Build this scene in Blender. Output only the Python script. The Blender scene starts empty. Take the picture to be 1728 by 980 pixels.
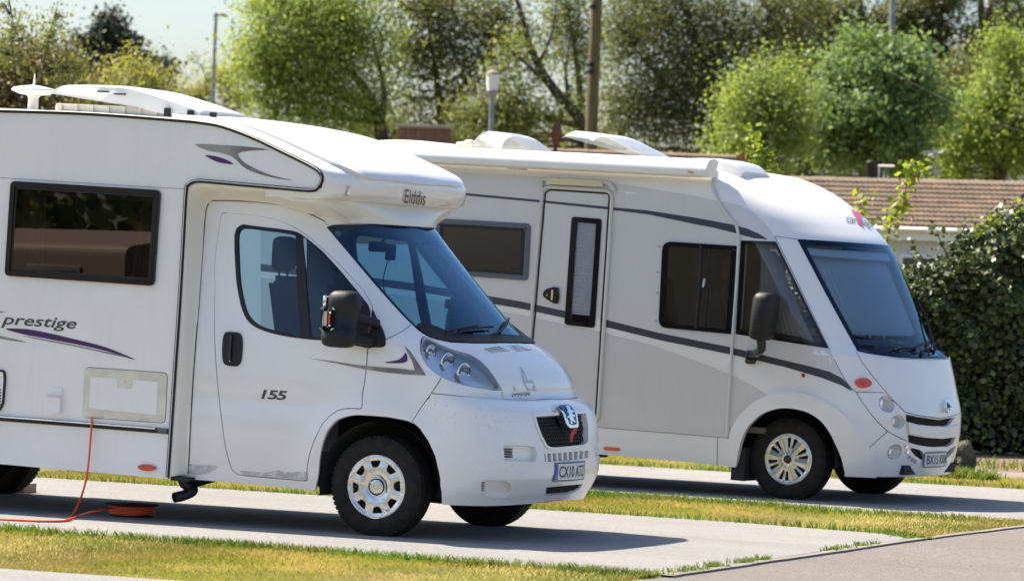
import bpy, bmesh, math, random
import numpy as np
from mathutils import Vector, Matrix
from mathutils.bvhtree import BVHTree
from mathutils.geometry import delaunay_2d_cdt
R = math.radians
random.seed(7); RNG = np.random.default_rng(11)
scene = bpy.context.scene
COL = scene.collection

# ------------------------------------------------------------------ camera
CAM = np.array([11.6363, -25.1383, 1.7162])
YAW, PITCH, ROLL, FPX = 0.41669, -0.00123, 0.03934, 6784.47       # focal length in pixels of a 1728 wide picture
FW = np.array([-math.sin(YAW)*math.cos(PITCH), math.cos(YAW)*math.cos(PITCH), math.sin(PITCH)])
_r = np.cross(FW, [0, 0, 1.0]); _r /= np.linalg.norm(_r); _u = np.cross(_r, FW)
RT = _r*math.cos(ROLL) + _u*math.sin(ROLL); UP = -_r*math.sin(ROLL) + _u*math.cos(ROLL)
cd = bpy.data.cameras.new('camera'); cam = bpy.data.objects.new('camera', cd); COL.objects.link(cam)
cam.matrix_world = Matrix(((RT[0], UP[0], -FW[0], CAM[0]), (RT[1], UP[1], -FW[1], CAM[1]), (RT[2], UP[2], -FW[2], CAM[2]), (0, 0, 0, 1)))
cd.sensor_width = 36.0; cd.lens = 36.0*FPX/1728.0; cd.clip_start = 0.1; cd.clip_end = 3000
cd.dof.use_dof = True; cd.dof.focus_distance = 29.5; cd.dof.aperture_fstop = 4.2; cd.dof.aperture_blades = 9
scene.camera = cam

# ------------------------------------------------------------------ sky, sun, exposure
SUN = Vector((-0.79, 0.09, 1.0)).normalized()                       # towards the sun
world = bpy.data.worlds.new('World'); scene.world = world; world.use_nodes = True
wn = world.node_tree.nodes; wl = world.node_tree.links
sky = wn.new('ShaderNodeTexSky'); sky.sky_type = 'NISHITA'; sky.sun_disc = False
sky.sun_elevation = math.asin(SUN.z); sky.sun_rotation = math.atan2(SUN.x, SUN.y)
sky.air_density = 1.0; sky.dust_density = 2.2; sky.ozone_density = 3.6; sky.altitude = 0
wn['Background'].inputs[1].default_value = 0.078
wl.new(sky.outputs[0], wn['Background'].inputs[0])
sd = bpy.data.lights.new('sun', 'SUN'); sd.energy = 5.0; sd.angle = R(0.53); sd.color = (1.0, 0.90, 0.75)
so = bpy.data.objects.new('sun', sd); COL.objects.link(so)
so.rotation_euler = (-SUN).to_track_quat('-Z', 'Y').to_euler()
vs = scene.view_settings; vs.view_transform = 'Standard'; vs.look = 'None'; vs.exposure = 1.43; vs.gamma = 1.0; vs.use_curve_mapping = False

# ------------------------------------------------------------------ small helpers
def pray(px, py):
    return FW*FPX + RT*(px-864.0) + UP*(490.0-py)
def ground(px, py, z=0.0):
    d = pray(px, py); t = (z-CAM[2])/d[2]; return CAM + d*t
def at_depth(px, py, D):
    return CAM + pray(px, py)*(D/FPX)
def catmull(pts, n=6, closed=False):
    p = np.asarray(pts, float); N = len(p); out = []
    rng = range(N if closed else N-1)
    for i in rng:
        if closed: a, b, c, d = p[(i-1) % N], p[i], p[(i+1) % N], p[(i+2) % N]
        else: a, b, c, d = p[max(i-1, 0)], p[i], p[i+1], p[min(i+2, N-1)]
        for k in range(n):
            t = k/n
            out.append(0.5*((2*b)+(c-a)*t+(2*a-5*b+4*c-d)*t*t+(3*b-a-3*c+d)*t**3))
    if not closed: out.append(p[-1])
    return np.array(out)
def dens(pts, step, closed=True):
    p = np.asarray(pts, float); out = []; N = len(p)
    for i in range(N if closed else N-1):
        a, b = p[i], p[(i+1) % N]; n = max(1, int(math.ceil(np.linalg.norm(b-a)/step)))
        for k in range(n): out.append(a+(b-a)*k/n)
    if not closed: out.append(p[-1])
    return np.array(out)
def rround(pts, r, n=5):
    """polygon with its corners rounded"""
    p = np.asarray(pts, float); N = len(p); out = []
    rr = r if hasattr(r, '__len__') else [r]*N
    for i in range(N):
        a, b, c = p[i-1], p[i], p[(i+1) % N]
        d1 = (a-b); l1 = np.linalg.norm(d1); d2 = (c-b); l2 = np.linalg.norm(d2)
        k = min(rr[i], l1*0.49, l2*0.49); s = b+d1/l1*k; e = b+d2/l2*k
        for j in range(n+1):
            t = j/n; out.append((1-t)**2*s+2*t*(1-t)*b+t*t*e)
    return np.array(out)
def area2(p):
    x, y = p[:, 0], p[:, 1]; return 0.5*np.sum(x*np.roll(y, -1)-np.roll(x, -1)*y)
def inset(p, d):
    """move a dense polygon inwards by d (outwards when negative)"""
    p = np.asarray(p, float)
    keep = [i for i in range(len(p)) if np.linalg.norm(p[i]-p[i-1]) > 1e-6]; p = p[keep]
    s = 1.0 if area2(p) > 0 else -1.0
    e = np.roll(p, -1, 0)-p; e /= np.linalg.norm(e, axis=1)[:, None]
    n = np.stack([-e[:, 1], e[:, 0]], 1)*s; n0 = np.roll(n, 1, 0); m = n+n0
    l = np.sum(m*n, 1); l = np.maximum(l, 0.5)
    return p+m/l[:, None]*d
def inpoly(P, poly):
    x, y = P[:, 0], P[:, 1]; r = np.zeros(len(P), bool); q = np.asarray(poly); j = len(q)-1
    for i in range(len(q)):
        xi, yi = q[i]; xj, yj = q[j]
        c = ((yi > y) != (yj > y))
        if yi != yj: r ^= c & (x < (xj-xi)*(y-yi)/(yj-yi)+xi)
        j = i
    return r
def near_poly(P, poly, d):
    q = dens(poly, d*0.8); r = np.zeros(len(P), bool)
    for k in range(0, len(q), 64):
        D = P[:, None, :]-q[None, k:k+64, :]; r |= (np.sum(D*D, 2) < (d*0.55)**2).any(1)
    return r
def pchip(z, zs, v):
    zs = np.asarray(zs, float); v = np.asarray(v, float); h = np.diff(zs); d = np.diff(v)/h; m = np.zeros_like(v)
    for i in range(1, len(zs)-1):
        if d[i-1]*d[i] > 0:
            w1 = 2*h[i]+h[i-1]; w2 = h[i]+2*h[i-1]; m[i] = (w1+w2)/(w1/d[i-1]+w2/d[i])
    m[0] = d[0]; m[-1] = d[-1]; z = np.clip(z, zs[0], zs[-1]); i = np.clip(np.searchsorted(zs, z)-1, 0, len(zs)-2)
    t = (z-zs[i])/h[i]
    return (2*t**3-3*t*t+1)*v[i]+(t**3-2*t*t+t)*h[i]*m[i]+(-2*t**3+3*t*t)*v[i+1]+(t**3-t*t)*h[i]*m[i+1]
def cdt(outline, holes=(), grid=0.05, clip=None):
    loops = [np.asarray(outline, float)]+[np.asarray(h, float) for h in holes]
    V = []; E = []
    for L in loops+([] if clip is None else [np.asarray(clip, float)]):
        b = len(V); V += [tuple(q) for q in L]; E += [(b+i, b+(i+1) % len(L)) for i in range(len(L))]
    lo = loops[0].min(0); hi = loops[0].max(0)
    if grid:
        gx = np.arange(lo[0]+grid*0.5, hi[0], grid); gy = np.arange(lo[1]+grid*0.5, hi[1], grid)
        if len(gx) and len(gy):
            G = np.stack(np.meshgrid(gx, gy), -1).reshape(-1, 2); k = inpoly(G, loops[0])
            for h in loops[1:]: k &= ~inpoly(G, h)
            G = G[k]
            for L in loops:
                if len(G): G = G[~near_poly(G, L, grid)]
            V += [tuple(q) for q in G]
    vo, eo, fo, *_ = delaunay_2d_cdt([Vector(q) for q in V], E, [], 0, 1e-6)
    P = np.array([(q[0], q[1]) for q in vo]); T = np.array([f for f in fo if len(f) == 3])
    c = P[T].mean(1); k = inpoly(c, loops[0])
    for h in loops[1:]: k &= ~inpoly(c, h)
    if clip is not None: k &= inpoly(c, clip)
    return P, T[k]

# ------------------------------------------------------------------ scene objects
def link(o, parent=None):
    COL.objects.link(o)
    if parent is not None: o.parent = parent
    return o
def thing(name, label, cat, loc=(0, 0, 0), rot=(0, 0, 0), group=None):
    o = bpy.data.objects.new(name, None); COL.objects.link(o); o.location = loc; o.rotation_euler = rot
    o.empty_display_size = 0.3; o['label'] = label; o['category'] = cat
    if group: o['group'] = group
    return o
def tag(o, label=None, cat=None, group=None, kind=None):
    if label: o['label'] = label
    if cat: o['category'] = cat
    if group: o['group'] = group
    if kind: o['kind'] = kind
    return o
def mesh_obj(name, V, F, mat, parent=None, smooth=True, normals=None):
    me = bpy.data.meshes.new(name); me.from_pydata([tuple(v) for v in V], [], [tuple(int(i) for i in f) for f in F]); me.update()
    if smooth is True: me.polygons.foreach_set('use_smooth', [True]*len(me.polygons))
    elif smooth is not False: me.polygons.foreach_set('use_smooth', list(smooth))
    if normals is not None: me.normals_split_custom_set_from_vertices([tuple(n) for n in normals])
    if mat is not None: me.materials.append(mat)
    return link(bpy.data.objects.new(name, me), parent)
class MB:
    """collects simple solids into one mesh"""
    def __init__(s): s.V = []; s.F = []; s.S = []
    def add(s, V, F, smooth=False):
        b = len(s.V); s.V += [tuple(float(c) for c in v) for v in V]; s.F += [tuple(int(i)+b for i in f) for f in F]; s.S += [smooth]*len(F); return s
    def box(s, lo, hi, bev=0.0):
        x0, y0, z0 = lo; x1, y1, z1 = hi
        if bev <= 0:
            V = [(x0, y0, z0), (x1, y0, z0), (x1, y1, z0), (x0, y1, z0), (x0, y0, z1), (x1, y0, z1), (x1, y1, z1), (x0, y1, z1)]
            return s.add(V, [(0, 3, 2, 1), (4, 5, 6, 7), (0, 1, 5, 4), (1, 2, 6, 5), (2, 3, 7, 6), (3, 0, 4, 7)])
        bm = bmesh.new(); bmesh.ops.create_cube(bm, size=1.0)
        for v in bm.verts: v.co = Vector(((x0+x1)/2+v.co.x*(x1-x0), (y0+y1)/2+v.co.y*(y1-y0), (z0+z1)/2+v.co.z*(z1-z0)))
        bmesh.ops.bevel(bm, geom=bm.edges[:], offset=bev, segments=3, affect='EDGES', profile=0.5)
        return s.bm(bm, True)
    def bm(s, bm, smooth=False):
        bm.verts.index_update(); s.add([v.co[:] for v in bm.verts], [[v.index for v in f.verts] for f in bm.faces], smooth); bm.free(); return s
    def tube(s, pts, r, n=8, cap=True, smooth=True):
        P = [Vector(p) for p in pts]; rr = r if hasattr(r, '__len__') else [r]*len(P); V = []; F = []
        t0 = (P[1]-P[0]).normalized(); a = t0.orthogonal().normalized()
        for i, p in enumerate(P):
            t = (P[min(i+1, len(P)-1)]-P[max(i-1, 0)]).normalized(); a = (a-t*a.dot(t))
            a = a.normalized() if a.length > 1e-6 else t.orthogonal().normalized(); b = t.cross(a)
            for k in range(n):
                w = 2*math.pi*k/n; V.append(p+(a*math.cos(w)+b*math.sin(w))*rr[i])
        for i in range(len(P)-1):
            for k in range(n): F.append((i*n+k, i*n+(k+1) % n, (i+1)*n+(k+1) % n, (i+1)*n+k))
        s.add(V, F, smooth)
        if cap: s.add(V[:n], [tuple(range(n))[::-1]]); s.add(V[-n:], [tuple(range(n))])
        return s
    def lathe(s, prof, origin=(0, 0, 0), axis='Z', n=32, smooth=True, a0=0.0, a1=2*math.pi):
        full = abs(a1-a0-2*math.pi) < 1e-6; m = n if full else n+1; V = []; F = []; o = Vector(origin)
        for k in range(m):
            w = a0+(a1-a0)*k/n; c, si = math.cos(w), math.sin(w)
            for (r, h) in prof:
                q = {'Z': (r*c, r*si, h), 'Y': (r*c, h, r*si), 'X': (h, r*c, r*si)}[axis]; V.append(o+Vector(q))
        L = len(prof)
        for k in range(n):
            for j in range(L-1): F.append((k*L+j, ((k+1) % m)*L+j, ((k+1) % m)*L+j+1, k*L+j+1))
        return s.add(V, F, smooth)
    def prism(s, poly, d0, d1, axis='Y', smooth=False):
        """polygon in the plane of the other two axes, extruded along axis"""
        P, T = cdt(poly, (), 0); n = len(P)
        f = {'Y': lambda a, b, h: (a, h, b), 'X': lambda a, b, h: (h, a, b), 'Z': lambda a, b, h: (a, b, h)}[axis]
        s.add([f(a, b, d0) for a, b in P], T); s.add([f(a, b, d1) for a, b in P], T[:, ::-1])
        q = np.asarray(poly); m = len(q)
        s.add([f(a, b, d0) for a, b in q]+[f(a, b, d1) for a, b in q], [(i, (i+1) % m, (i+1) % m+m, i+m) for i in range(m)], smooth)
        return s
    def build(s, name, mat, parent=None, label=None):
        o = mesh_obj(name, s.V, s.F, mat, parent, s.S)
        bm = bmesh.new(); bm.from_mesh(o.data); bmesh.ops.remove_doubles(bm, verts=bm.verts[:], dist=1e-5) if len(s.V) < 60000 and not any(s.S) else None
        bmesh.ops.recalc_face_normals(bm, faces=bm.faces[:]); bm.to_mesh(o.data); bm.free()
        if label: o['label'] = label
        return o
def copy_tree(o, parent=None):
    c = o.copy(); COL.objects.link(c); c.parent = parent
    for ch in list(o.children): copy_tree(ch, c)
    return c

# ------------------------------------------------------------------ vehicles: body surfaces that outlines are laid onto
class Frame:
    def __init__(s, x, y, w, pt):
        cs, sn = math.cos(w), math.sin(w); cp, sp = math.cos(pt), math.sin(pt)
        s.M = np.array([[cs, -sn, 0], [sn, cs, 0], [0, 0, 1]])@np.array([[cp, 0, sp], [0, 1, 0], [-sp, 0, cp]])
        s.t = np.array([x, y, 0.0]); s.loc = (x, y, 0); s.rot = (0, pt, w)
        s.o = (CAM-s.t)@s.M
    def ray(s, px, py): return pray(px, py)@s.M
    def at(s, px, py, axis, v):
        d = s.ray(px, py); return s.o+d*((v-s.o[axis])/d[axis])
class Flat:
    SU = 1.0
    def __init__(s, fr, y): s.fr = fr; s.y = y
    def uv(s, px, py): p = s.fr.at(px, py, 1, s.y); return (p[0], p[2])
    def pos(s, u, v): u = np.asarray(u, float); return np.stack([u, np.full_like(u, s.y), np.asarray(v, float)], -1)
    def nor(s, u, v): n = np.zeros((len(np.atleast_1d(u)), 3)); n[:, 1] = -1.0 if s.y < 0 else 1.0; return n
class Shell:
    """body described by plan outlines: half width W, front F, nose length L, squareness n, height Z along v"""
    def __init__(s, fr, par, xrear, us, SU, v0, v1, nu=260, nv=150, bump=None):
        s.fr = fr; s.par = par; s.xr = xrear; s.us = us; s.SU = SU; s.v0, s.v1 = v0, v1; s.bump = bump
        U = np.linspace(-1, 1, nu); Vv = np.linspace(v0, v1, nv); gu, gv = np.meshgrid(U, Vv)
        s.guv = np.stack([gu.ravel(), gv.ravel()], 1); P = s.pos(s.guv[:, 0], s.guv[:, 1]); s.P = P
        i = np.arange(nu-1)[None, :]+np.arange(nv-1)[:, None]*nu; i = i.ravel()
        s.T = np.concatenate([np.stack([i, i+1, i+nu+1], 1), np.stack([i, i+nu+1, i+nu], 1)])
        s.bvh = BVHTree.FromPolygons([Vector(p) for p in P], [tuple(t) for t in s.T.tolist()])
    def raw(s, u, v):
        g = s.par; W = pchip(v, *g['W']); F = pchip(v, *g['F']); L = pchip(v, *g['L']); n = pchip(v, *g['n'])
        z = pchip(v, *g['Z']) if 'Z' in g else v
        au = np.abs(u); th = np.clip(au/s.us, 0, 1)*math.pi/2; c, si = np.cos(th), np.sin(th); r = (c**n+si**n)**(-1/n)
        k = np.clip((au-s.us)/(1-s.us), 0, 1); xs = F-L
        x = np.where(au > s.us, xs+(s.xr-xs)*k, xs+L*c*r); y = np.sign(u)*W*si*r
        if 'C' in g: z = z+pchip(v, *g['C'])*(1-(y/W)**2)
        return np.stack([x, y, z], -1)
    def pos(s, u, v):
        u = np.asarray(u, float); v = np.asarray(v, float); p = s.raw(u, v)
        if s.bump is not None: p = s.bump(p)
        return p
    def nor(s, u, v):
        u = np.atleast_1d(np.asarray(u, float)); v = np.atleast_1d(np.asarray(v, float)); e = 1e-3
        a = s.pos(np.minimum(u+e, 1), v)-s.pos(np.maximum(u-e, -1), v)
        b = s.pos(u, np.minimum(v+e, s.v1))-s.pos(u, np.maximum(v-e, s.v0))
        n = np.cross(a, b); n /= np.linalg.norm(n, axis=1)[:, None]+1e-12
        return n
    def uv(s, px, py):
        o = Vector(s.fr.o)
        for k in range(60):
            d = Vector(s.fr.ray(px-k*0.7, py)).normalized(); loc, nn, idx, dist = s.bvh.ray_cast(o, d)
            if idx is not None: break
        else: raise ValueError('outline point misses the body %s %s' % (px, py))
        t = s.T[idx]; a, b, c = s.P[t]; p = np.array(loc); v0, v1, v2 = b-a, c-a, p-a
        d00, d01, d11, d20, d21 = v0@v0, v0@v1, v1@v1, v2@v0, v2@v1; den = d00*d11-d01*d01
        m = (d11*d20-d01*d21)/den; w = (d00*d21-d01*d20)/den; q = s.guv[t]
        return tuple(q[0]*(1-m-w)+q[1]*m+q[2]*w)
def trace(sh, pts, smooth=0, closed=True, step=6.0):
    """outline given in picture coordinates -> metric surface coordinates (u*SU, v)"""
    p = catmull(pts, smooth, closed) if smooth else dens(pts, step, closed)
    q = np.array([sh.uv(*a) for a in p]); q[:, 0] *= sh.SU; return q
def mir(q): q = np.array(q)[::-1].copy(); q[:, 0] *= -1; return q
def sym(sh, pts, smooth=0, step=6.0):
    """near half of an outline from centre to centre, completed by its mirror image"""
    q = trace(sh, pts, smooth, False, step); q = q[q[:, 0] < -0.004]
    return np.concatenate([[(0, q[0, 1])], q, [(0, q[-1, 1])], mir(q)])
def largest(T):
    """keep the biggest connected piece"""
    par = {}
    def find(a):
        while par.setdefault(a, a) != a: par[a] = par[par[a]]; a = par[a]
        return a
    for a, b, c in T.tolist():
        par[find(b)] = find(a); par[find(c)] = find(a)
    ids = np.array([find(t[0]) for t in T.tolist()]); v, n = np.unique(ids, return_counts=True); return T[ids == v[np.argmax(n)]]
def patch(name, sh, outline, holes=(), mat=None, parent=None, off=0.0, thick=0.02, grid=0.05, label=None, clip=None, solid=False):
    P, T = cdt(outline, holes, grid, clip)
    if solid and len(T): T = largest(T)
    u = P[:, 0]/sh.SU; X = sh.pos(u, P[:, 1]); N = sh.nor(u, P[:, 1])
    if not isinstance(sh, Flat):
        f = np.cross(X[T[:, 1]]-X[T[:, 0]], X[T[:, 2]]-X[T[:, 0]]); ok = np.sum(f*N[T].mean(1), 1) < 0
        T = T.copy(); T[ok] = T[ok][:, ::-1]
    used = np.unique(T); rm = np.full(len(P), -1); rm[used] = np.arange(len(used)); T = rm[T]; X = X[used]; N = N[used]
    X = X+N*off; nb = len(X); V = X.tolist(); Fc = T.tolist(); NN = N.tolist()
    if thick:
        E = {}
        for t in Fc:
            for a, b in ((t[0], t[1]), (t[1], t[2]), (t[2], t[0])):
                if (b, a) in E: del E[(b, a)]
                else: E[(a, b)] = 1
        ids = {}
        for a, b in E:
            for k in (a, b):
                if k not in ids:
                    ids[k] = len(V); V += [X[k].tolist(), (X[k]-N[k]*thick).tolist()]; NN += [(0, 0, 0), (0, 0, 0)]
            Fc.append([ids[b], ids[a], ids[a]+1, ids[b]+1])
    o = mesh_obj(name, V, Fc, mat, parent, True, NN)
    if label: o['label'] = label
    return o
def on(sh, q, off=0.0):
    """surface coordinates -> 3D points lifted off the surface"""
    q = np.atleast_2d(q); u = q[:, 0]/sh.SU; return sh.pos(u, q[:, 1])+sh.nor(u, q[:, 1])*off
def strip(name, sh, pts, r, mat, parent, smooth=5, closed=False, off=0.0, n=6, px=True):
    q = trace(sh, pts, smooth, closed) if px else pts
    P = on(sh, q, off)
    if closed: P = np.concatenate([P, P[:2]])
    return MB().tube(P, r, n).build(name, mat, parent)
def text_mesh(s, shear=0.0, bold=0.0, space=1.0):
    cu = bpy.data.curves.new('t', 'FONT'); cu.body = s; cu.shear = shear; cu.offset = bold; cu.space_character = space; cu.resolution_u = 4
    ob = bpy.data.objects.new('t', cu); COL.objects.link(ob); dg = bpy.context.evaluated_depsgraph_get(); dg.update()
    me = bpy.data.meshes.new_from_object(ob.evaluated_get(dg)); bm = bmesh.new(); bm.from_mesh(me); bmesh.ops.triangulate(bm, faces=bm.faces[:])
    for _ in range(3):
        el = [e for e in bm.edges if e.calc_length() > 0.16]
        if not el: break
        bmesh.ops.subdivide_edges(bm, edges=el, cuts=1); bmesh.ops.triangulate(bm, faces=bm.faces[:])
    bm.verts.index_update(); V = np.array([v.co[:2] for v in bm.verts]); F = [[v.index for v in f.verts] for f in bm.faces]; bm.free()
    bpy.data.objects.remove(ob); bpy.data.curves.remove(cu); bpy.data.meshes.remove(me)
    lo, hi = V.min(0), V.max(0); return (V-lo)/(hi-lo), F
def lettering(name, sh, s, p00, p10, p01, mat, parent, shear=0.0, off=0.003, bold=0.0, label=None, space=1.0):
    V, F = text_mesh(s, shear, bold, space); p00, p10, p01 = map(np.array, (p00, p10, p01))
    q = np.array([sh.uv(*(p00+a*(p10-p00)+b*(p01-p00))) for a, b in V]); q[:, 0] *= sh.SU
    o = mesh_obj(name, on(sh, q, off), F, mat, parent, False)
    if label: o['label'] = label
    return o

# ------------------------------------------------------------------ materials
def nodes_of(name):
    m = bpy.data.materials.new(name); m.use_nodes = True; nt = m.node_tree; return m, nt, nt.nodes, nt.links, nt.nodes['Principled BSDF']
def mixcol(nt, fac, a, b):
    n = nt.nodes.new('ShaderNodeMix'); n.data_type = 'RGBA'
    for i, v in ((6, a), (7, b)):
        if isinstance(v, tuple): n.inputs[i].default_value = (*v[:3], 1)
        else: nt.links.new(v, n.inputs[i])
    if isinstance(fac, (int, float)): n.inputs[0].default_value = fac
    else: nt.links.new(fac, n.inputs[0])
    return n.outputs[2]
def noise(nt, scale, detail=4.0, coord='Object', rough=0.55, lo=0.4, hi=0.6, stretch=None):
    tc = nt.nodes.new('ShaderNodeTexCoord'); nz = nt.nodes.new('ShaderNodeTexNoise'); nz.inputs['Scale'].default_value = scale
    nz.inputs['Detail'].default_value = detail; nz.inputs['Roughness'].default_value = rough
    if stretch:
        mp = nt.nodes.new('ShaderNodeMapping'); mp.inputs['Scale'].default_value = stretch; nt.links.new(tc.outputs[coord], mp.inputs[0]); nt.links.new(mp.outputs[0], nz.inputs['Vector'])
    else: nt.links.new(tc.outputs[coord], nz.inputs['Vector'])
    mr = nt.nodes.new('ShaderNodeMapRange'); mr.inputs[1].default_value = lo; mr.inputs[2].default_value = hi; nt.links.new(nz.outputs[0], mr.inputs[0])
    return mr.outputs[0]
def bumped(nt, b, h, dist, strength=1.0):
    bp = nt.nodes.new('ShaderNodeBump'); bp.inputs['Distance'].default_value = dist; bp.inputs['Strength'].default_value = strength
    nt.links.new(h, bp.inputs['Height']); nt.links.new(bp.outputs[0], b.inputs['Normal'])
def mat(name, col, rough=0.5, metal=0.0, col2=None, scale=8.0, coat=0.0, spec=0.5, bump=None, lo=0.4, hi=0.6, coord='Object', stretch=None, emit=None):
    m, nt, N, L, b = nodes_of(name); b.inputs['Base Color'].default_value = (*col, 1); b.inputs['Roughness'].default_value = rough
    b.inputs['Metallic'].default_value = metal; b.inputs['Coat Weight'].default_value = coat; b.inputs['Coat Roughness'].default_value = 0.08
    b.inputs['Specular IOR Level'].default_value = spec
    if col2: L.new(mixcol(nt, noise(nt, scale, lo=lo, hi=hi, coord=coord, stretch=stretch), col, col2), b.inputs['Base Color'])
    if bump: bumped(nt, b, noise(nt, bump[0], 3, lo=0.3, hi=0.7), bump[1])
    return m
def paint(name, col, dirt, rough=0.3, coat=0.5, spots=0.0, streak=0.0):
    """painted panel: faint clouding, road film streaks and, on the nose, fly spots"""
    m, nt, N, L, b = nodes_of(name); b.inputs['Roughness'].default_value = rough; b.inputs['Coat Weight'].default_value = coat; b.inputs['Coat Roughness'].default_value = 0.06
    c = mixcol(nt, noise(nt, 1.6, 4, lo=0.35, hi=0.85), col, tuple(0.72*a+0.28*d for a, d in zip(col, dirt)))
    if streak:
        f = noise(nt, 3.0, 4, lo=0.56, hi=0.75, stretch=(6, 6, 0.6)); k = N.new('ShaderNodeMath'); k.operation = 'MULTIPLY'; k.inputs[1].default_value = streak; L.new(f, k.inputs[0]); c = mixcol(nt, k.outputs[0], c, dirt)
    if spots:
        tc = N.new('ShaderNodeTexCoord'); vo = N.new('ShaderNodeTexVoronoi'); vo.inputs['Scale'].default_value = 48; L.new(tc.outputs['Object'], vo.inputs['Vector'])
        g = noise(nt, 2.2, 2, lo=0.42, hi=0.62); mu = N.new('ShaderNodeMath'); mu.operation = 'MULTIPLY'; mu.inputs[1].default_value = 0.19; L.new(g, mu.inputs[0])
        lt = N.new('ShaderNodeMath'); lt.operation = 'LESS_THAN'; L.new(vo.outputs['Distance'], lt.inputs[0]); L.new(mu.outputs[0], lt.inputs[1])
        k = N.new('ShaderNodeMath'); k.operation = 'MULTIPLY'; k.inputs[1].default_value = spots; L.new(lt.outputs[0], k.inputs[0]); c = mixcol(nt, k.outputs[0], c, (0.10, 0.08, 0.06))
    L.new(c, b.inputs['Base Color']); return m
def glass(name, tint, ior=1.5, rough=0.0, body=None, bodyfac=0.0, gloss=(1, 1, 1)):
    m, nt, N, L, b = nodes_of(name); N.remove(b); out = N['Material Output']
    tr = N.new('ShaderNodeBsdfTransparent'); tr.inputs[0].default_value = (*tint, 1); gl = N.new('ShaderNodeBsdfGlossy'); gl.inputs['Roughness'].default_value = rough; gl.inputs['Color'].default_value = (*gloss, 1)
    fr = N.new('ShaderNodeFresnel'); fr.inputs[0].default_value = ior; mx = N.new('ShaderNodeMixShader'); src = tr.outputs[0]
    if body:
        df = N.new('ShaderNodeBsdfDiffuse'); df.inputs[0].default_value = (*body, 1); m2 = N.new('ShaderNodeMixShader'); m2.inputs[0].default_value = bodyfac; L.new(tr.outputs[0], m2.inputs[1]); L.new(df.outputs[0], m2.inputs[2]); src = m2.outputs[0]
    L.new(fr.outputs[0], mx.inputs[0]); L.new(src, mx.inputs[1]); L.new(gl.outputs[0], mx.inputs[2]); L.new(mx.outputs[0], out.inputs[0]); return m
def leafmat(name, a, b2, c3, trans=0.35, rough=0.55, skew=1.0):
    m, nt, N, L, b = nodes_of(name); out = N['Material Output']; g = N.new('ShaderNodeNewGeometry')
    pw = N.new('ShaderNodeMath'); pw.operation = 'POWER'; pw.inputs[1].default_value = skew; L.new(g.outputs['Random Per Island'], pw.inputs[0]); c = mixcol(nt, pw.outputs[0], a, b2); c = mixcol(nt, noise(nt, 0.55, 3, lo=0.4, hi=0.65), c, c3) if skew == 1.0 else c
    L.new(c, b.inputs['Base Color']); b.inputs['Roughness'].default_value = rough
    tl = N.new('ShaderNodeBsdfTranslucent'); t2 = mixcol(nt, 0.35, c, (a[0]*2.2, a[1]*2.0, a[2]*0.5)); L.new(t2, tl.inputs[0])
    mx = N.new('ShaderNodeMixShader'); mx.inputs[0].default_value = trans; L.new(b.outputs[0], mx.inputs[1]); L.new(tl.outputs[0], mx.inputs[2]); L.new(mx.outputs[0], out.inputs[0]); return m
M = {}
M['white'] = paint('white_paint', (0.855, 0.835, 0.81), (0.58, 0.56, 0.50), 0.32, 0.6)
M['hab'] = paint('hab_side_white', (0.85, 0.835, 0.815), (0.62, 0.61, 0.57), 0.38, 0.25, streak=0.2)
M['nose'] = paint('nose_white', (0.855, 0.835, 0.81), (0.55, 0.52, 0.46), 0.3, 0.6, spots=0.3)
M['grp'] = paint('cream_moulding', (0.80, 0.77, 0.70), (0.66, 0.60, 0.48), 0.35, 0.4, spots=0.0)
M['cream'] = mat('cream_plastic', (0.74, 0.69, 0.58), 0.5, col2=(0.66, 0.61, 0.50))
M['silver_side'] = paint('silver_side', (0.655, 0.64, 0.63), (0.57, 0.55, 0.52), 0.35, 0.35, streak=0.25)
M['silver_dark'] = paint('silver_lower', (0.645, 0.62, 0.605), (0.56, 0.54, 0.51), 0.35, 0.35, streak=0.3)
M['anth'] = mat('anthracite_film', (0.045, 0.048, 0.06), 0.35)
M['black'] = mat('black_plastic', (0.014, 0.014, 0.015), 0.55, spec=0.35)
M['gloss_black'] = mat('gloss_black', (0.012, 0.012, 0.014), 0.12)
M['frame_grey'] = mat('window_frame_grey', (0.10, 0.11, 0.13), 0.4)
M['under'] = mat('underbody', (0.02, 0.02, 0.02), 0.8)
M['rubber'] = mat('tyre_rubber', (0.016, 0.0145, 0.0135), 0.85, col2=(0.026, 0.022, 0.019), scale=14, bump=(90, 0.001), spec=0.25)
M['chrome'] = mat('chrome', (0.85, 0.86, 0.88), 0.08, 1.0)
M['hub'] = mat('hubcap_silver', (0.74, 0.74, 0.75), 0.24, 0.85, col2=(0.64, 0.63, 0.62), scale=9)
M['steel'] = mat('dark_steel', (0.05, 0.05, 0.055), 0.5, 0.6)
M['reflector'] = mat('lamp_reflector', (0.96, 0.97, 0.98), 0.20, 0.6, coat=0.6)
M['lens'] = glass('clear_lens', (0.93, 0.95, 0.98), 1.5)
M['amber'] = mat('amber_lens', (0.80, 0.10, 0.012), 0.15, coat=0.6, col2=(0.62, 0.04, 0.008), scale=60)
M['red'] = mat('red_lens', (0.55, 0.03, 0.015), 0.15, coat=1.0)
M['ribbon'] = mat('red_ribbon', (0.45, 0.02, 0.03), 0.6)
M['plate'] = mat('plate_white', (0.70, 0.71, 0.70), 0.35)
M['blue'] = mat('plate_blue', (0.01, 0.07, 0.42), 0.35)
M['navy'] = mat('badge_navy', (0.015, 0.04, 0.11), 0.25)
M['perf'] = mat('perforated_vent', (0.42, 0.42, 0.42), 0.6)
M['ink'] = mat('black_ink', (0.015, 0.015, 0.017), 0.4)
M['decal'] = mat('charcoal_decal', (0.05, 0.05, 0.055), 0.35)
M['purple'] = mat('purple_decal', (0.06, 0.012, 0.10), 0.3)
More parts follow.
